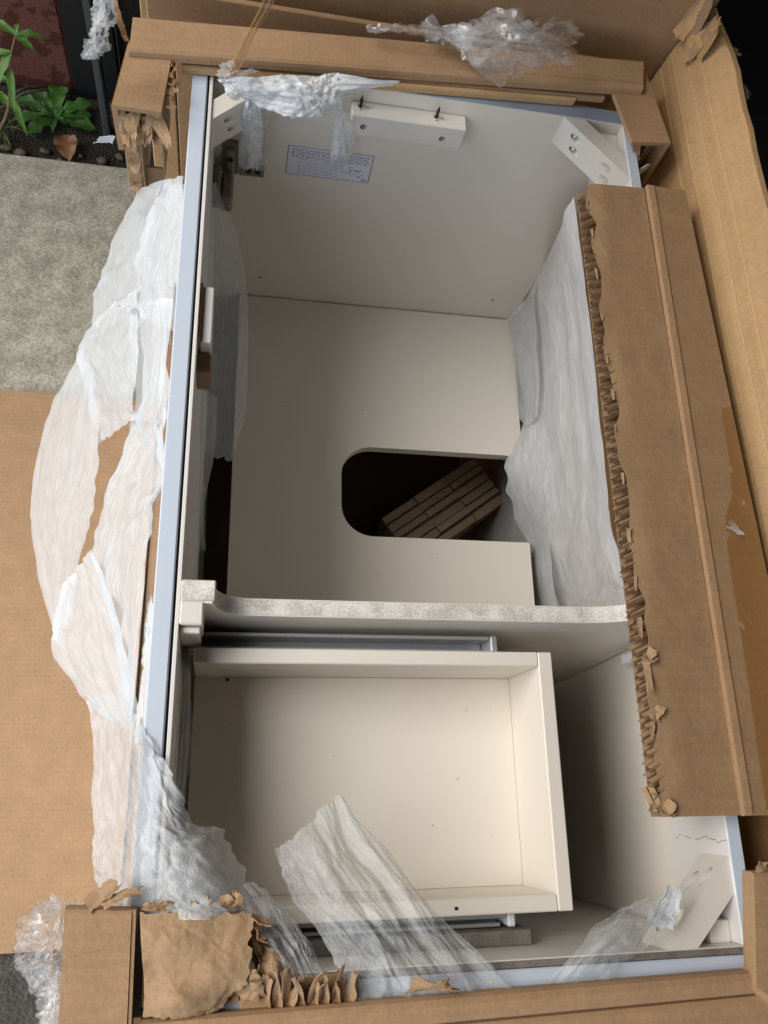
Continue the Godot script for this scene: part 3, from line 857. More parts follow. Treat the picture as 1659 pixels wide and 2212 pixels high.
	for k in 3:
		var sc := begin()
		var o := Vector3(0.045, -0.132 - 0.008 * k, 0.0342) if k == 0 else Vector3(0.056 + 0.013 * k, -0.162, 0.0226)
		tube(sc, PackedVector3Array([o, o + Vector3(0, 0, 0.0008), o + Vector3(0, 0, 0.0016)]), PackedFloat32Array([0.0045, 0.0042, 0.003]), 12)
		part(hg, "screw", sc, M.screw)
	# drawer
	var dr := box(c, "drawer", Vector3(0.036, -0.165, 0.6995), Vector3(0.3845, -0.152, 0.9135), M.white, 0.0004)
	dr.set_meta("label", "open topped white drawer box")
	box(dr, "drawer_side", Vector3(0.036, -0.172, 0.6845), Vector3(0.3845, -0.060, 0.6993), M.white, 0.0012)
	box(dr, "drawer_side", Vector3(0.036, -0.172, 0.9137), Vector3(0.3845, -0.060, 0.9287), M.white, 0.0012)
	box(dr, "drawer_back", Vector3(0.3847, -0.172, 0.6845), Vector3(0.400, -0.060, 0.9287), M.white, 0.0012)
	for q in [Vector3(0.070, -0.152, 0.7025), Vector3(0.110, -0.152, 0.905), Vector3(0.285, -0.060, 0.922)]:
		box(dr, "pilot_hole", q + Vector3(-0.0016, 0.0001, -0.0014), q + Vector3(0.0016, 0.0005, 0.0014), M.black, 0.0)
	# drawer runners on both sides
	for k in 2:
		var z0 := 0.6655 if k == 0 else 0.9292
		var z1 := 0.6842 if k == 0 else 0.9425
		var rn := box(c, "drawer_runner", Vector3(0.03, -0.112, z0), Vector3(0.338, -0.104, z1), M.metal, 0.0015)
		box(rn, "rail_profile", Vector3(0.03, -0.1035, z0 + 0.001), Vector3(0.338, -0.074, z0 + 0.0045), M.metal, 0.001)
		box(rn, "rail_profile", Vector3(0.03, -0.1035, z1 - 0.0045), Vector3(0.333, -0.079, z1 - 0.001), M.metal, 0.001)
		box(rn, "end_clip", Vector3(0.3385, -0.112, z0 + 0.0005), Vector3(0.346, -0.072, z1 - 0.001), M.metal if k == 0 else M.plastic, 0.0015)
	box(c, "runner_cleat", Vector3(0.10, -0.115, 0.9428), Vector3(0.358, -0.064, L - 0.0001), M.raw_gray, 0.001)
	for k in 26:
		# dust and chips of board
		var onto: Array = [[Vector3(0.1, -0.455, 0.1), Vector3(0.5, -0.455, 0.27)], [Vector3(0.1, -0.455, 0.45), Vector3(0.5, -0.455, 0.62)], [Vector3(0.06, -0.152, 0.71), Vector3(0.37, -0.152, 0.9)]][k % 3]
		var o := Vector3(rng.randf_range(onto[0].x, onto[1].x), onto[0].y + 0.0002, rng.randf_range(onto[0].z, onto[1].z))
		var w := rng.randf_range(0.0005, 0.0011)
		box(c, "speck", o, o + Vector3(w * 1.5, 0.0004, w), M.screw if k % 3 == 1 else M.kraft_edge, 0.0, Transform3D())
	build_spacer()


# the bundle of cardboard strips lying on the cabinet's bottom, seen through the cut-out
func build_spacer() -> void:
	var t := thing("cardboard_spacer", "slatted brown cardboard spacer block lying under the shelf cut-out", "packing block", Vector3(0.46, -0.79, 0.33))
	var xf := Transform3D(Basis(Vector3.UP, deg_to_rad(36.0)), Vector3(0.49, -0.655, 0.295))
	for row in 3:
		for k in 6:
			var w := 0.0142 + 0.0022 * sin(k * 2.3 + row)
			var lo := Vector3(-0.145 + row * 0.0762, -0.05, -0.052 + k * 0.0178)
			var up := 0.0035 * sin(k * 3.1 + row * 1.7)
			box(t, "strip", lo + Vector3(0, up, 0), lo + Vector3(0.0752, 0.05 + up, w), M.spacer, 0.0008, xf)
	box(t, "core", Vector3(-0.142, -0.132, -0.05), Vector3(0.082, -0.012, 0.05), M.spacer, 0.002, xf)


# ---------------------------------------------------------------- corrugated guards

# A long flat piece with softened long edges: four corners of its top, far-left first.
func slab(st: SurfaceTool, a: Vector3, b: Vector3, c: Vector3, d: Vector3, thick: float, soft := 0.003) -> void:
	var ends := []
	for e in [[a, d], [b, c]]:
		var u: Vector3 = (e[1] - e[0]).normalized()
		var dn := Vector3(0, -thick, 0)
		var s := minf(soft, thick * 0.45)
		ends.append(PackedVector3Array([e[0] + u * s, e[1] - u * s, e[1] - u * s * 0.3 - Vector3(0, s * 0.3, 0), e[1] - Vector3(0, s, 0), e[1] + dn, e[0] + dn, e[0] - Vector3(0, s, 0), e[0] + u * s * 0.3 - Vector3(0, s * 0.3, 0)]))
	loft(st, ends[0], ends[1])


func strip(parent: Node, called: String, a: Vector3, b: Vector3, c: Vector3, d: Vector3, thick: float, mat: Material, soft := 0.003) -> MeshInstance3D:
	var st := begin()
	slab(st, a, b, c, d, thick, soft)
	return part(parent, called, st, mat)


# Torn corrugated medium: leaves standing between two liners along a line.
func fluting(parent: Node, called: String, from: Vector3, to: Vector3, inward: Vector3, y0: float, y1: float, pitch: float, mat: Material, sd: int) -> void:
	var r := RandomNumberGenerator.new()
	r.seed = sd
	var n := int(from.distance_to(to) / pitch)
	var d := (to - from) / n
	var st := begin()
	for layer in 2:
		var lo := lerpf(y0, y1, layer * 0.5) + 0.0004
		var hi := lerpf(y0, y1, layer * 0.5 + 0.5) - 0.0004
		for k in n:
			var p := from + d * (k + 0.4 * layer + r.randf_range(-0.12, 0.12))
			var back := inward * 0.024 - d * 0.9
			# one steep leaf and one that lies flatter, as in crushed medium
			for half in 2:
				var a := Vector3(p.x, lo if half == 0 else hi, p.z) + d * (0.0 if half == 0 else 0.22)
				var b := Vector3(p.x, hi if half == 0 else lo, p.z) + d * (0.2 if half == 0 else r.randf_range(0.5, 0.75))
				var bite := inward * r.randf_range(-0.0005, 0.003)
				var bite2 := inward * r.randf_range(-0.0005, 0.004)
				for s in 3:
					var t0 := s / 3.0
					var t1 := (s + 1) / 3.0
					var bow0 := d * 0.10 * sin(t0 * PI)
					var bow1 := d * 0.10 * sin(t1 * PI)
					var e0 := a.lerp(b, t0) + bow0 + bite.lerp(bite2, t0)
					var e1 := a.lerp(b, t1) + bow1 + bite.lerp(bite2, t1)
					quad(st, e0, e1, a.lerp(b, t1) + bow1 + back, a.lerp(b, t0) + bow0 + back, Vector3(p.x, -9, p.z))
	part(parent, called, st, mat)


func build_guards() -> void:
	# far edge: a long guard lying over a second one
	var g1 := thing("edge_guard", "long brown cardboard guard across the far rim, uppermost, with clear film on it", "edge guard", Vector3(0.24, 0.01, 0.0), "cardboard guards around the rim")
	strip(g1, "top_board", Vector3(-0.066, 0.031, 0.000), Vector3(0.557, 0.031, -0.058), Vector3(0.553, 0.026, -0.013), Vector3(-0.067, 0.026, 0.046), 0.008, M.kraft, 0.004)
	strip(g1, "folded_edge", Vector3(-0.067, 0.0295, 0.034), Vector3(0.553, 0.0295, -0.024), Vector3(0.5535, 0.0255, -0.0135), Vector3(-0.0675, 0.0255, 0.047), 0.010, M.kraft, 0.005)
	box(g1, "side_board", Vector3(-0.06, -0.06, -0.075), Vector3(0.55, 0.012, -0.068), M.kraft, 0.002)
	var g2 := thing("edge_guard", "thin cardboard guard tucked under the longer one on the far rim", "edge guard", Vector3(0.25, 0.0, 0.01), "cardboard guards around the rim")
	strip(g2, "top_board", Vector3(-0.0125, 0.0125, 0.012), Vector3(0.512, 0.0125, -0.034), Vector3(0.506, 0.0125, -0.0045), Vector3(-0.0118, 0.0125, 0.036), 0.007, M.kraft, 0.003)
	strip(g2, "folded_edge", Vector3(-0.0118, 0.0122, 0.0365), Vector3(0.470, 0.0122, -0.0015), Vector3(0.466, 0.0105, 0.0035), Vector3(-0.0112, 0.0105, 0.0415), 0.009, M.kraft_light, 0.003)
	# crushed corner cap at the far front corner
	var tl := thing("corner_guard", "crushed cardboard corner guard hanging open above the concrete", "corner guard", Vector3(-0.055, -0.12, 0.07), "cardboard corner guards")
	strip(tl, "top_board", Vector3(-0.0695, 0.0185, 0.024), Vector3(-0.021, 0.0185, 0.020), Vector3(-0.0285, 0.0185, 0.1175), Vector3(-0.0795, 0.0185, 0.1165), 0.006, M.kraft, 0.001)
	var st := begin()
	loft(st, PackedVector3Array([Vector3(-0.0705, 0.0175, 0.024), Vector3(-0.0695, 0.0125, 0.024), Vector3(-0.069, -0.06, 0.03), Vector3(-0.0745, -0.06, 0.03)]), PackedVector3Array([Vector3(-0.0810, 0.0165, 0.1165), Vector3(-0.0745, 0.0125, 0.1165), Vector3(-0.0735, -0.047, 0.1165), Vector3(-0.0795, -0.047, 0.1165)]))
	part(tl, "side_board", st, M.kraft)
	var inner := box(tl, "honeycomb_core", Vector3(-0.0735, -0.118, 0.03), Vector3(-0.0555, -0.022, 0.1135), M.kraft_edge, 0.001)
	for k in 6:
		var y := -0.034 - 0.0155 * k
		shard(inner, "flute", Vector3(-0.0645 + 0.0004 * k, y, 0.1115), Vector3(0.0, -0.85, 0.5), Vector3(1, 0, 0), 0.0165, 0.0185, M.kraft_paper, 100 + k)
	box(tl, "inner_board", Vector3(-0.0552, -0.122, 0.028), Vector3(-0.0535, -0.012, 0.117), M.kraft_paper, 0.0004)
	box(tl, "inner_board", Vector3(-0.032, -0.088, 0.022), Vector3(-0.0295, 0.0120, 0.112), M.kraft, 0.0008)
	box(tl, "inner_board", Vector3(-0.0533, -0.122, 0.10), Vector3(-0.0325, -0.085, 0.104), M.kraft_paper, 0.0006)
	for k in 9:
		shard(tl, "torn_liner", Vector3(-0.071 + 0.0052 * k, 0.008 - 0.004 * (k % 3), 0.112), Vector3(0.3 * sin(k * 2.0), -0.8 + 0.5 * (k % 2), 0.5), Vector3(1, 0.2 * (k % 3), 0.1), 0.026 + 0.004 * (k % 4), 0.011 + 0.004 * (k % 3), M.kraft_paper if k % 2 else M.kraft_edge, 130 + k)
	for k in 5:
		shard(tl, "torn_liner", Vector3(-0.026, 0.012, 0.05 + 0.013 * k), Vector3(0.8, 0.1 - 0.2 * (k % 2), 0.2), Vector3(0, 0.3, 1), 0.011 + 0.003 * (k % 3), 0.012, M.kraft_paper, 150 + k)
	# cap at the far back corner
	var tr := thing("corner_guard", "smooth cardboard corner guard beside the tall carton wall, below the long guard", "corner guard", Vector3(0.55, -0.08, 0.02), "cardboard corner guards")
	strip(tr, "top_board", Vector3(0.512, 0.0185, -0.030), Vector3(0.565, 0.0185, -0.062), Vector3(0.5845, 0.0185, 0.0585), Vector3(0.532, 0.0185, 0.0655), 0.006, M.kraft, 0.001)
	st = begin()
	loft(st, PackedVector3Array([Vector3(0.5655, 0.0180, -0.062), Vector3(0.561, 0.0125, -0.062), Vector3(0.563, -0.075, -0.062), Vector3(0.568, -0.075, -0.062)]), PackedVector3Array([Vector3(0.5855, 0.0175, 0.0585), Vector3(0.580, 0.0125, 0.0585), Vector3(0.584, -0.07, 0.0585), Vector3(0.589, -0.07, 0.0585)]))
	part(tr, "side_board", st, M.kraft)
	for k in 4:
		box(tr, "inner_board", Vector3(0.551 + 0.0068 * k, -0.07, -0.04), Vector3(0.5535 + 0.0068 * k, 0.0120, 0.05 - 0.004 * (k % 2)), M.kraft_edge, 0.0005)
	shard(tr, "torn_liner", Vector3(0.543, 0.008, 0.06), Vector3(0.4, -0.8, 0.3), Vector3(1, 0, 0), 0.02, 0.012, M.kraft_paper, 171)
	shard(tr, "foam_scrap", Vector3(0.555, -0.05, 0.066), Vector3(0.2, 0.9, 0.35), Vector3(1, 0, -0.2), 0.05, 0.022, M.tissue, 172)
	# wide torn pad along the back
	var pad := thing("edge_guard", "wide cardboard pad with a torn fluted edge along the cabinet's back rim", "edge guard", Vector3(0.52, 0.0, 0.5), "cardboard guards around the rim")
	var pts := []
	for r in 9:
		var z := lerpf(0.137, 0.846, r / 8.0)
		for k in 5:
			pts.append(Vector3(lerpf(0.4595, 0.537, k / 4.0), 0.0205 - (0.0022 if k == 0 else 0.0) * (1.0 + sin(r * 2.7)) + 0.0004 * sin(r * 1.3 + k), z + (0.004 * (1.0 - k / 4.0) if r == 0 else 0.0)))
	sheet_from(pad, "top_liner", pts, 5, M.kraft_pad, {"su": 40, "sv": 240, "rag": [0.0, 0.0, 0.10, 0.0], "crumple": 0.0004, "size": 0.07, "thick": 0.0012, "seed": 4.0})
	box(pad, "bottom_liner", Vector3(0.4580, 0.0005, 0.14), Vector3(0.59, 0.0014, 0.846), M.kraft_edge, 0.0)
	box(pad, "core", Vector3(0.478, 0.0015, 0.141), Vector3(0.588, 0.0175, 0.845), M.kraft_edge, 0.0)
	fluting(pad, "torn_fluting", Vector3(0.4555, 0, 0.150), Vector3(0.4535, 0, 0.845), Vector3.RIGHT, 0.0015, 0.0190, 0.0118, M.kraft_paper, 9)
	fluting(pad, "torn_fluting", Vector3(0.459, 0, 0.8445), Vector3(0.534, 0, 0.8445), Vector3(0, 0, -1), 0.0015, 0.0185, 0.0098, M.kraft_paper, 10)
	for k in 13:
		# peeled strips of liner along the tear, longer towards the near end
		var z := 0.165 + 0.05 * k + 0.009 * sin(k * 5.0)
		var big := 0.6 + 0.6 * smoothstep(0.45, 0.75, z)
		shard(pad, "torn_liner", Vector3(0.4605 + 0.001 * (k % 2), 0.0202, z), Vector3(-0.12 + 0.06 * (k % 3), 0.05 + 0.04 * (k % 2), 1.0), Vector3(1, 0.25 + 0.2 * (k % 2), 0.1), (0.014 + 0.006 * (k % 3)) * big, (0.0036 + 0.001 * (k % 3)) * big, M.kraft_paper if k % 3 else M.kraft_edge, 200 + k, 0.5)
	for k in 6:
		# two crushed places and the crushed end
		var z: float = [0.700, 0.706, 0.752, 0.758, 0.838, 0.842][k]
		shard(pad, "torn_liner", Vector3(0.459 + 0.003 * (k % 2), 0.0195, z), Vector3(0.75 - 0.5 * (k % 2), 0.22, 0.5 - 0.9 * (k % 2)), Vector3(0.2, 0.5, 1), 0.014, 0.013, M.kraft_paper if k % 2 else M.kraft_edge, 230 + k, 0.6)
	# a crease in the liner at a dent
	strip(pad, "flange_board", Vector3(0.5385, 0.0262, 0.1365), Vector3(0.5885, 0.0252, 0.1355), Vector3(0.6145, 0.0252, 0.8475), Vector3(0.5395, 0.0262, 0.8465), 0.006, M.kraft_pad, 0.0015)
	strip(pad, "folded_edge", Vector3(0.5378, 0.0283, 0.1365), Vector3(0.5455, 0.0283, 0.1365), Vector3(0.5445, 0.0283, 0.8467), Vector3(0.5368, 0.0283, 0.8467), 0.0075, M.kraft, 0.0035)
	sheet_from(pad, "packing_tape", [Vector3(0.586, 0.0258, 0.430), Vector3(0.5985, 0.0255, 0.427), Vector3(0.582, 0.0258, 0.52), Vector3(0.6015, 0.0256, 0.52), Vector3(0.566, 0.0260, 0.575), Vector3(0.6035, 0.0257, 0.575), Vector3(0.5635, 0.0262, 0.70), Vector3(0.608, 0.0258, 0.70), Vector3(0.560, 0.0263, 0.843), Vector3(0.613, 0.0259, 0.843)], 2, M.packing_tape, {"su": 10, "sv": 80, "crumple": 0.0003, "size": 0.03, "seed": 3.0})
	shard(pad, "tape_scrap", Vector3(0.572, 0.0268, 0.566), Vector3(0.3, 0.5, 0.6), Vector3(1, 0.1, 0), 0.018, 0.012, M.film_scrap, 260)
	# near edge
	var near := thing("edge_guard", "cardboard guard across the near rim, with two folded ridges", "edge guard", Vector3(0.28, 0.0, 1.0), "cardboard guards around the rim")
	strip(near, "folded_edge", Vector3(0.0145, 0.0205, 0.9784), Vector3(0.5235, 0.0205, 0.9726), Vector3(0.533, 0.0205, 0.991), Vector3(0.0155, 0.0205, 1.000), 0.0155, M.kraft, 0.007)
	strip(near, "top_board", Vector3(0.0150, 0.0155, 1.0005), Vector3(0.534, 0.0155, 0.9915), Vector3(0.58, 0.0155, 1.06), Vector3(0.0165, 0.0155, 1.06), 0.012, M.kraft, 0.005)
	strip(near, "side_board", Vector3(0.0155, 0.0115, 1.0605), Vector3(0.58, 0.0115, 1.0605), Vector3(0.585, 0.0105, 1.0735), Vector3(0.0165, 0.0105, 1.0735), 0.15, M.kraft, 0.004)
	# near front corner: post, crumpled liner, torn core
	var bl := thing("corner_guard", "square cardboard corner guard with crumpled brown paper beside it at the near front corner", "corner guard", Vector3(0.0, -0.05, 0.96), "cardboard corner guards")
	strip(bl, "top_board", Vector3(-0.0465, 0.0215, 0.8985), Vector3(0.0030, 0.0215, 0.9020), Vector3(0.0085, 0.0215, 1.07), Vector3(-0.0380, 0.0215, 1.07), 0.02, M.kraft, 0.004)
	box(bl, "side_board", Vector3(-0.0445, -0.11, 0.905), Vector3(-0.039, 0.001, 1.07), M.kraft, 0.001)
	strip(bl, "folded_edge", Vector3(0.0034, 0.0205, 0.9020), Vector3(0.0062, 0.0205, 0.9022), Vector3(0.0115, 0.0205, 1.07), Vector3(0.0090, 0.0205, 1.07), 0.02, M.kraft_edge, 0.001)
	box(bl, "core", Vector3(0.0135, -0.0005, 0.908), Vector3(0.088, 0.0085, 0.972), M.kraft_edge, 0.001)
	sheet(bl, "crumpled_liner", "kraft_patch", M.kraft_paper, {"su": 70, "sv": 80, "crumple": 0.0008, "size": 0.06, "rag": [0.02, 0.03, 0.0, 0.04], "thick": 0.0008, "seed": 2.0, "facet": 0.0014, "cells": Vector2(3, 3)})
	sheet(bl, "crumpled_liner", "kraft_flap", M.kraft_paper, {"su": 30, "sv": 40, "crumple": 0.0004, "size": 0.03, "rag": [0.04, 0.04, 0.04, 0.04], "thick": 0.0008, "seed": 6.0, "facet": 0.003, "cells": Vector2(2, 3)})
	for k in 9:
		shard(bl, "torn_liner", Vector3(0.016 + 0.0085 * k, 0.016, 0.9035), Vector3(0.3 * sin(k * 2.3), 0.6, -0.5), Vector3(1, 0, 0.2 * (k % 3)), 0.009 + 0.003 * (k % 3), 0.011 + 0.003 * (k % 2), M.kraft_paper if k % 2 else M.kraft, 300 + k)
	for k in 5:
		shard(bl, "torn_liner", Vector3(0.094, 0.016 - 0.003 * k, 0.91 + 0.006 * k), Vector3(0.7, 0.1, 0.5 + 0.2 * k), Vector3(0.1, 0.8, 0.5), 0.02, 0.014, M.kraft_paper, 320 + k)
	box(bl, "core", Vector3(0.0885, 0.0026, 0.957), Vector3(0.178, 0.0085, 0.9776), M.kraft_edge, 0.001)
	for k in 15:
		var lean := 0.16 * sin(k * 1.9)
		shard(bl, "torn_flute", Vector3(0.110 + 0.0046 * k, 0.008, 0.977 - 0.002 * (k % 2)), Vector3(lean, 0.62, -0.72 - 0.08 * (k % 3)), Vector3(0.6, 0.75 * (1 - 2 * (k % 2)), 0.3), 0.030 + 0.005 * (k % 4) - 0.0006 * k, 0.0082, M.kraft_paper if k % 3 else M.kraft_edge, 340 + k, 0.2)
	for k in 4:
		shard(bl, "torn_liner", Vector3(0.086 + 0.008 * k, 0.012, 0.968), Vector3(0.3 - 0.2 * k, 0.5, -0.6), Vector3(1, 0, 0.3), 0.024, 0.016, M.kraft_paper if k % 2 else M.kraft_edge, 360 + k)
	shard(bl, "torn_liner", Vector3(-0.03, 0.02, 0.899), Vector3(0.6, 0.1, -0.5), Vector3(0.4, 0.2, 0.8), 0.03, 0.016, M.kraft_edge, 370)
	shard(bl, "torn_liner", Vector3(-0.018, 0.021, 0.898), Vector3(0.7, 0.3, -0.4), Vector3(0.3, 0.7, 0.8), 0.03, 0.012, M.kraft_paper, 371)
	shard(near, "torn_liner", Vector3(0.236, 0.016, 0.974), Vector3(0.15, 0.75, -0.6), Vector3(1, 0, 0), 0.028, 0.045, M.kraft, 380)
	# near back corner
	var br := thing("corner_guard", "plain cardboard corner guard at the near back corner next to the diagonal brace", "corner guard", Vector3(0.57, -0.05, 0.95), "cardboard corner guards")
	strip(br, "top_board", Vector3(0.5375, 0.0265, 0.8935), Vector3(0.610, 0.0265, 0.8935), Vector3(0.600, 0.0265, 1.05), Vector3(0.5225, 0.0265, 0.9865), 0.018, M.kraft, 0.004)
	box(br, "side_board", Vector3(0.5595, -0.10, 0.90), Vector3(0.565, 0.008, 1.05), M.kraft, 0.001)
	for k in 3:
		shard(br, "torn_liner", Vector3(0.545 + 0.013 * k, 0.024, 0.894), Vector3(0.2, 0.4, -0.7), Vector3(1, 0, 0), 0.01, 0.014, M.kraft_paper, 390 + k)


# ---------------------------------------------------------------- foam sheet

func build_foam() -> void:
	var f := thing("foam_wrap", "torn white ribbed foam sheet hanging in folds outside the cabinet front", "foam sheet", Vector3(-0.05, -0.3, 0.5), "sheets of white packing foam")
	sheet(f, "fold", "outer_upper", M.foam, {"su": 50, "sv": 70, "fold": 0.0015, "pleats": 3.0, "crumple": 0, "size": 0.060, "seed": 1.0, "rib": 0.15, "rag": [0.0, 0.05, 0.0, 0.0], "facet": 0.008, "cells": Vector2(2, 3)})
	sheet(f, "fold", "outer_fold", M.foam, {"su": 40, "sv": 70, "fold": 0.001, "pleats": 4.0, "crumple": 0, "size": 0.048, "seed": 5.0, "rib": -0.2, "facet": 0.006, "cells": Vector2(2, 3)})
	sheet(f, "fold", "ribbed_quad", M.foam, {"su": 50, "sv": 60, "fold": 0.0008, "pleats": 3.0, "seed": 2.0, "rib": 0.75, "rag": [0.0, 0.012, 0.01, 0.0], "facet": 0.005, "cells": Vector2(2, 3)})
	sheet(f, "fold", "left_tongue", M.foam_thin, {"su": 60, "sv": 110, "fold": 0.0012, "pleats": 3.5, "crumple": 0, "size": 0.048, "seed": 3.0, "rib": 0.1, "rag": [0.0, 0.0, 0.012, 0.03], "facet": 0.007, "cells": Vector2(2, 3)})
	sheet(f, "fold", "rail_drape", M.foam, {"su": 60, "sv": 130, "fold": 0.002, "pleats": 6.0, "crumple": 0, "size": 0.060, "seed": 4.0, "rib": -0.1, "rag": [0.0, 0.0, 0.04, 0.0], "facet": 0.01, "cells": Vector2(2.5, 5)})
	sheet(f, "fold", "rail_edge", M.foam_dense, {"su": 20, "sv": 60, "facet": 0.0015, "cells": Vector2(2, 5), "seed": 26.0, "rag": [0.1, 0.0, 0.1, 0.0]})
	sheet(f, "fold", "white_fold", M.foam, {"su": 50, "sv": 70, "fold": 0.001, "pleats": 4.0, "crumple": 0, "size": 0.036, "seed": 6.0, "rib": 0.5, "facet": 0.007, "cells": Vector2(2, 3)})
	sheet(f, "fold", "lower_drape", M.skin_dense, {"over": true, "su": 110, "sv": 110, "fold": 0.0006, "pleats": 3.0, "crumple": 0.0004, "size": 0.05, "seed": 7.0, "keep": 0.0, "rag": [0.0, 0.0, 0.0, 0.05], "facet": 0.0045, "cells": Vector2(5, 5)})
	sheet(f, "fold", "lower_tail", M.skin, {"over": true, "su": 40, "sv": 50, "fold": 0.001, "crumple": 0.0015, "size": 0.030, "seed": 8.0, "rag": [0.0, 0.0, 0.0, 0.08], "facet": 0.002, "cells": Vector2(3, 5)})
	var lin := thing("foam_liner", "thin see-through foam sheet hanging inside behind the cabinet front", "foam sheet", Vector3(0.04, -0.45, 0.4), "sheets of white packing foam")
	sheet(lin, "fold", "front_liner", M.foam_veil, {"su": 50, "sv": 90, "fold": 0.0008, "pleats": 3.0, "crumple": 0, "size": 0.060, "seed": 9.0, "rag": [0.0, 0.012, 0.0, 0.0], "facet": 0.003, "cells": Vector2(2, 4)})
	sheet(lin, "fold", "front_liner_tail", M.foam_veil, {"su": 20, "sv": 60, "fold": 0.0015, "pleats": 3.0, "seed": 10.0, "rag": [0.0, 0.03, 0.03, 0.03]})
	sheet(lin, "fold", "drawer_liner", M.foam_veil, {"su": 20, "sv": 60, "fold": 0.0011, "pleats": 3.0, "seed": 11.0})
	var back := thing("foam_liner", "pale ribbed foam sheet closing the cabinet's open back under the torn pad", "foam sheet", Vector3(0.52, -0.5, 0.35), "sheets of white packing foam")
	sheet(back, "fold", "back_foam", M.foam_back, {"su": 90, "sv": 150, "fold": 0.0012, "pleats": 3.0, "crumple": 0, "size": 0.072, "seed": 12.0, "rib": 0.0, "uv": 7.5, "rag": [0.0, 0.0, 0.0, 0.03], "facet": 0.004, "cells": Vector2(3, 4)})
	sheet(back, "fold", "back_foam_fold", M.foam, {"su": 30, "sv": 70, "fold": 0.0008, "pleats": 3.0, "crumple": 0.0004, "size": 0.060, "seed": 13.0, "facet": 0.002, "cells": Vector2(2, 4)})
	var low := []
	for r in 5:
		for k in 3:
			low.append(Vector3(0.566 + 0.012 * sin(r * 1.9 + k) + 0.008 * k, -0.40 - 0.21 * k, lerpf(0.20, 0.655, r / 4.0)))
	sheet_from(back, "fold", low, 3, M.foam, {"su": 40, "sv": 60, "facet": 0.006, "cells": Vector2(3, 4), "seed": 25.0})
	var t := thing("foam_tissue", "crumpled white foam tissue lying over the far front corner with hanging strips", "foam sheet", Vector3(0.11, 0.0, 0.06), "sheets of white packing foam")
	sheet(t, "fold", "tissue", M.tissue, {"over": true, "su": 50, "sv": 90, "fold": 0.0006, "pleats": 4.0, "crumple": 0.0008, "size": 0.016, "seed": 14.0, "rag": [0.0, 0.0, 0.0, 0.04], "facet": 0.003, "cells": Vector2(5, 8)})
	sheet(t, "fold", "tissue_wing", M.foam_dense, {"over": true, "su": 30, "sv": 50, "fold": 0.0011, "pleats": 4.0, "seed": 15.0, "uv": 24.0})
	sheet(t, "strip", "tissue_strip", M.tissue, {"su": 30, "sv": 70, "fold": 0.0006, "pleats": 3.0, "crumple": 0.001, "size": 0.036, "seed": 16.0, "rag": [0.0, 0.06, 0.0, 0.05], "facet": 0.0025, "cells": Vector2(2, 6)})
	sheet(t, "strip", "tissue_strip_gray", M.skin, {"su": 16, "sv": 50, "fold": 0.0011, "seed": 17.0})
	sheet(t, "strip", "tissue_twist", M.tissue, {"su": 30, "sv": 60, "fold": 0.0006, "pleats": 4.0, "crumple": 0.0008, "size": 0.024, "seed": 18.0, "rag": [0.0, 0.08, 0.0, 0.0], "facet": 0.0025, "cells": Vector2(2, 6)})
	sheet(t, "knot", "tissue_knot", M.skin, {"over": true, "su": 30, "sv": 40, "fold": 0.0015, "pleats": 4.0, "crumple": 0.0012, "size": 0.024, "seed": 19.0, "rag": [0.0, 0.0, 0.0, 0.06]})
	shard(t, "foam_scrap", Vector3(-0.083, -0.035, 0.113), Vector3(-0.9, 0.15, 0.3), Vector3(0, 1, 0.2), 0.022, 0.018, M.tissue, 400)
	var n := thing("foam_sheet", "translucent creased foam sheet rising from the near rim over the drawer", "foam sheet", Vector3(0.22, 0.0, 0.92), "sheets of white packing foam")
	sheet(n, "fold", "near_foam", M.skin, {"over": true, "su": 120, "sv": 90, "fold": 0.0022, "pleats": 3.0, "crumple": 0.0004, "size": 0.03, "seed": 20.0, "rag": [0.015, 0.0, 0.012, 0.0], "facet": 0.005, "cells": Vector2(7, 2)})
	var w := thing("foam_sheet", "thin clear wisp of foam skin stuck to the near back brace", "foam sheet", Vector3(0.4, 0.0, 0.94), "sheets of white packing foam")
	sheet(w, "fold", "wisp", M.skin_thin, {"over": true, "su": 40, "sv": 70, "fold": 0.0006, "pleats": 2.5, "crumple": 0.0006, "size": 0.036, "seed": 21.0, "rag": [0.0, 0.1, 0.0, 0.0], "facet": 0.003, "cells": Vector2(3, 4)})
	shard(w, "paper_scrap", Vector3(0.447, 0.013, 0.934), Vector3(0.5, 0.2, -0.8), Vector3(0.8, 0.1, 0.5), 0.034, 0.028, M.tissue, 402)


# ---------------------------------------------------------------- stretch film and tape

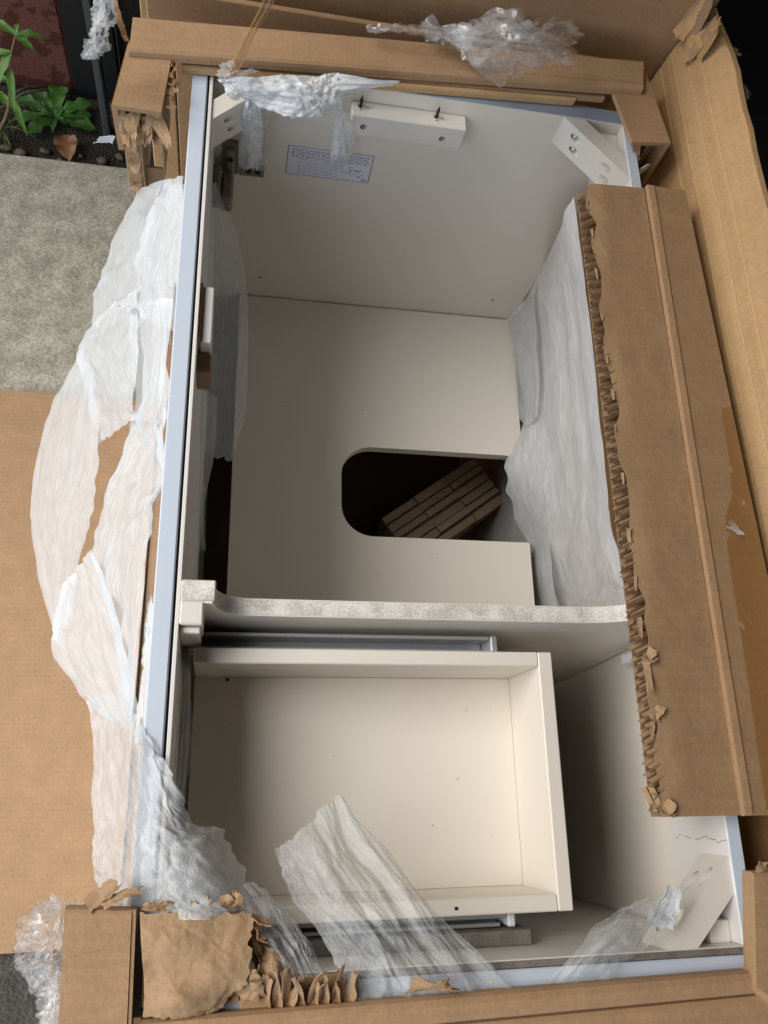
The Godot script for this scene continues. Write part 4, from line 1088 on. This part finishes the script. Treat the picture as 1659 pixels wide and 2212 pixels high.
func build_film() -> void:
	var a := thing("stretch_film", "crumpled clear stretch film draped over the long far guard", "plastic film", Vector3(0.36, 0.03, 0.02), "scraps of clear film")
	sheet(a, "crumple", "film_far", M.film, {"su": 60, "sv": 100, "fold": 0.0046, "pleats": 5.0, "crumple": 0.001, "size": 0.026, "seed": 30.0, "flat": false, "facet": 0.01, "cells": Vector2(5, 8)})
	sheet(a, "crumple", "film_far", M.film, {"su": 50, "sv": 80, "fold": 0.0038, "pleats": 4.0, "crumple": 0.001, "size": 0.022, "seed": 33.0, "lift": Vector3(0.004, -0.004, 0.004), "facet": 0.01, "cells": Vector2(5, 8)})
	sheet(a, "tail", "film_far_tail", M.film, {"su": 20, "sv": 70, "fold": 0.0015, "pleats": 4.0, "crumple": 0.0017, "size": 0.024, "seed": 31.0, "facet": 0.003, "cells": Vector2(3, 8)})
	var b := thing("stretch_film", "ragged strip of film hanging beside the red wall", "plastic film", Vector3(-0.09, 0.05, 0.08), "scraps of clear film")
	sheet(b, "strip", "film_left", M.skin, {"su": 30, "sv": 60, "fold": 0.0030, "pleats": 4.0, "crumple": 0.0004, "size": 0.019, "seed": 32.0, "rag": [0.0, 0.2, 0.05, 0.05], "facet": 0.005, "cells": Vector2(3, 6)})
	sheet(b, "tape", "film_strand", M.amber_film, {"su": 8, "sv": 40, "fold": 0.0011, "crumple": 0.0013, "size": 0.018, "seed": 34.0})
	var c := thing("stretch_film", "crinkled clear film bunched outside the near front corner guard", "plastic film", Vector3(-0.07, -0.05, 0.95), "scraps of clear film")
	sheet(c, "crumple", "film_bl", M.film, {"su": 50, "sv": 110, "fold": 0.0046, "pleats": 4.0, "crumple": 0.001, "size": 0.024, "seed": 35.0, "facet": 0.008, "cells": Vector2(4, 9)})
	sheet(c, "crumple", "film_bl", M.film, {"su": 40, "sv": 90, "fold": 0.0038, "pleats": 4.0, "crumple": 0.001, "size": 0.019, "seed": 36.0, "lift": Vector3(0.003, -0.006, 0.002), "facet": 0.008, "cells": Vector2(4, 9)})
	var d := thing("tape_strand", "twisted strand of tan tape rising from the white tissue at the far rim", "tape", Vector3(0.05, 0.05, 0.09))
	sheet(d, "strand", "tape_strand", M.amber_film, {"su": 10, "sv": 60, "fold": 0.0015, "pleats": 3.0, "crumple": 0.0005, "size": 0.036, "seed": 37.0})


# ---------------------------------------------------------------- plants

# A leaf from o along dir, bowed by droop: widths across it by profile.
func leaf(parent: Node, called: String, o: Vector3, dir: Vector3, length: float, width: float, droop: float, lobes: int, mat: Material, sd: int) -> void:
	dir = dir.normalized()
	var side := dir.cross(Vector3.UP).normalized()
	var r := RandomNumberGenerator.new()
	r.seed = sd
	var st := begin(false)
	var n := 16
	var rows := []
	for j in n + 1:
		var t := float(j) / n
		var mid := o + dir * length * t + Vector3(0, -droop * length * t * t, 0)
		var w := width * (pow(sin(PI * pow(t, 0.75)), 0.9) if lobes == 0 else (0.12 + 0.88 * pow(sin(PI * clampf(pow(t, 1.35) * 0.93, 0.0, 1.0)), 0.8)) * (1.0 + 0.16 * sin(t * PI * 2.0 * lobes)))
		if j == n:
			w = 0.0005
		var line := []
		for i in 5:
			var s := (i - 2) / 2.0
			var up := 0.22 * absf(s) * w * (1.0 - t * 0.4) + 0.10 * w * sin(t * 17.0 + s * 3.0 + sd) * absf(s)
			line.append(mid + side * s * w * 0.5 + Vector3(0, up, 0))
		rows.append(line)
	for j in n:
		for i in 4:
			for p in [rows[j][i], rows[j][i + 1], rows[j + 1][i + 1], rows[j][i], rows[j + 1][i + 1], rows[j + 1][i]]:
				st.add_vertex(p)
	part(parent, called, st, mat)


func build_plants() -> void:
	var g := -RIM - 0.012
	var o := Vector3(-0.372, g, -0.69)
	var ros := thing("rosette_weed", "low rosette of broad lobed green leaves against the red wall", "weed", o)
	# heading (degrees, 0 away from the camera), length, width, how steeply it rises, lobes
	var leaves := [[2, 0.120, 0.062, 0.55, 3], [-38, 0.10, 0.045, 0.45, 3], [-68, 0.115, 0.05, 0.3, 3], [-105, 0.105, 0.046, 0.22, 3], [-140, 0.095, 0.048, 0.3, 3], [-178, 0.06, 0.026, 0.5, 0], [58, 0.115, 0.050, 0.45, 3], [80, 0.10, 0.048, 0.4, 3], [104, 0.11, 0.052, 0.2, 3], [35, 0.075, 0.03, 0.8, 0], [-20, 0.06, 0.028, 1.2, 0], [125, 0.05, 0.022, 0.9, 0], [-90, 0.07, 0.03, 0.9, 3]]
	for k in leaves.size():
		var l: Array = leaves[k]
		var a := deg_to_rad(l[0])
		leaf(ros, "leaf", o + Vector3(0, 0.012, 0), Vector3(sin(a), l[3], -cos(a)), l[1] * 0.88, l[2] * 0.66, l[3] * 0.75, l[4], M.leaf if k % 3 else M.leaf_mid, 500 + k)
	# tall weed with narrow leaves
	var b := Vector3(-0.50, g, -0.62)
	var tall := thing("upright_weed", "upright weed with narrow pointed leaves on a pinkish stem", "weed", b)
	var tip := b + Vector3(0.125, 0.31, 0.02)
	var st := begin(false)
	var sp := PackedVector3Array()
	var sr := PackedFloat32Array()
	for k in 9:
		var t := k / 8.0
		sp.append(b.lerp(tip, t) + Vector3(0.012 * sin(t * 5.0), 0, 0.01 * sin(t * 3.0)))
		sr.append(lerpf(0.0035, 0.0014, t))
	tube(st, sp, sr, 8)
	part(tall, "stem", st, M.stem)
	var tl := [[0.98, 75, 0.075, 0.022, 0.3], [0.98, -60, 0.10, 0.024, 0.35], [0.95, 120, 0.055, 0.022, 0.1], [0.9, -100, 0.085, 0.024, -0.1], [0.85, -150, 0.08, 0.022, -0.3], [0.72, 175, 0.085, 0.02, -0.4], [0.6, -80, 0.09, 0.024, 0.2], [0.5, 150, 0.085, 0.02, -0.4], [0.38, -30, 0.08, 0.022, 0.3], [1.0, 10, 0.045, 0.012, 0.9]]
	for k in tl.size():
		var l: Array = tl[k]
		var a := deg_to_rad(l[1])
		leaf(tall, "leaf", sp[int(round(l[0] * 8.0))], Vector3(sin(a), l[4], -cos(a)), l[2] * 0.78, l[3] * 0.8, 0.45, 0, M.leaf_pale, 530 + k)
	# grass
	var gb := Vector3(-0.50, g, -0.63)
	var tuft := thing("grass_tuft", "thin arching tuft of grass in front of the upright weed", "grass", gb)
	st = begin(false)
	for k in 60:
		var base := gb + Vector3(rng.randf_range(-0.07, 0.05), 0, rng.randf_range(-0.05, 0.04))
		var a := rng.randf_range(-1.3, 2.2)
		var dir := Vector3(sin(a), 0, cos(a) * 0.8)
		var side := dir.cross(Vector3.UP).normalized() * rng.randf_range(0.0009, 0.0017)
		var h := rng.randf_range(0.07, 0.2)
		var reach := rng.randf_range(0.04, 0.12)
		var prev := base
		for j in range(1, 9):
			var t := j / 8.0
			var p := base + Vector3(0, h * (1.6 * t - 1.0 * t * t), 0) + dir * reach * t * t
			var w0 := side * (1.0 - (t - 0.125) * 0.85)
			var w1 := side * (1.0 - t * 0.85)
			for q in [prev - w0, prev + w0, p + w1, prev - w0, p + w1, p - w1]:
				st.add_vertex(q)
			prev = p
	var blades := part(tuft, "blade", st, M.grass)
	blades.set_meta("kind", "stuff")
	var dead := thing("dead_leaf", "curled dry brown leaf on the edge of the concrete", "leaf", Vector3(-0.338, -RIM, -0.60))
	leaf(dead, "blade", Vector3(-0.345, -RIM + 0.010, -0.635), Vector3(0.25, 0.12, 1.0), 0.066, 0.052, 0.3, 0, M.dry, 560)
	# litter along the edge of the slab
	for k in 9:
		var at := Vector3(-0.52 + 0.043 * k + rng.randf_range(-0.01, 0.01), -RIM - 0.004, -0.585 + rng.randf_range(-0.02, 0.015))
		var s := rng.randf_range(0.005, 0.012)
		var pst := begin(false)
		var rings := []
		for j in 5:
			var ring := []
			for i in 7:
				var th := PI * (j + 0.02) / 4.08
				var ph := TAU * i / 7.0
				var rad := s * (1.0 + 0.35 * wrinkle.get_noise_3d(i * 3.1 + k * 9.0, j * 4.7, k * 2.0))
				ring.append(at + Vector3(rad * sin(th) * cos(ph) * 1.3, rad * cos(th) * 0.7, rad * sin(th) * sin(ph)))
			rings.append(ring)
		for j in 4:
			for i in 7:
				quad(pst, rings[j][i], rings[j][(i + 1) % 7], rings[j + 1][(i + 1) % 7], rings[j + 1][i], at)
		var pb := part(self, "pebble", pst, M.pebble)
		pb.set_meta("label", "small brown pebble lying along the edge of the concrete slab")
		pb.set_meta("category", "pebble")
		pb.set_meta("group", "pebbles along the slab edge")
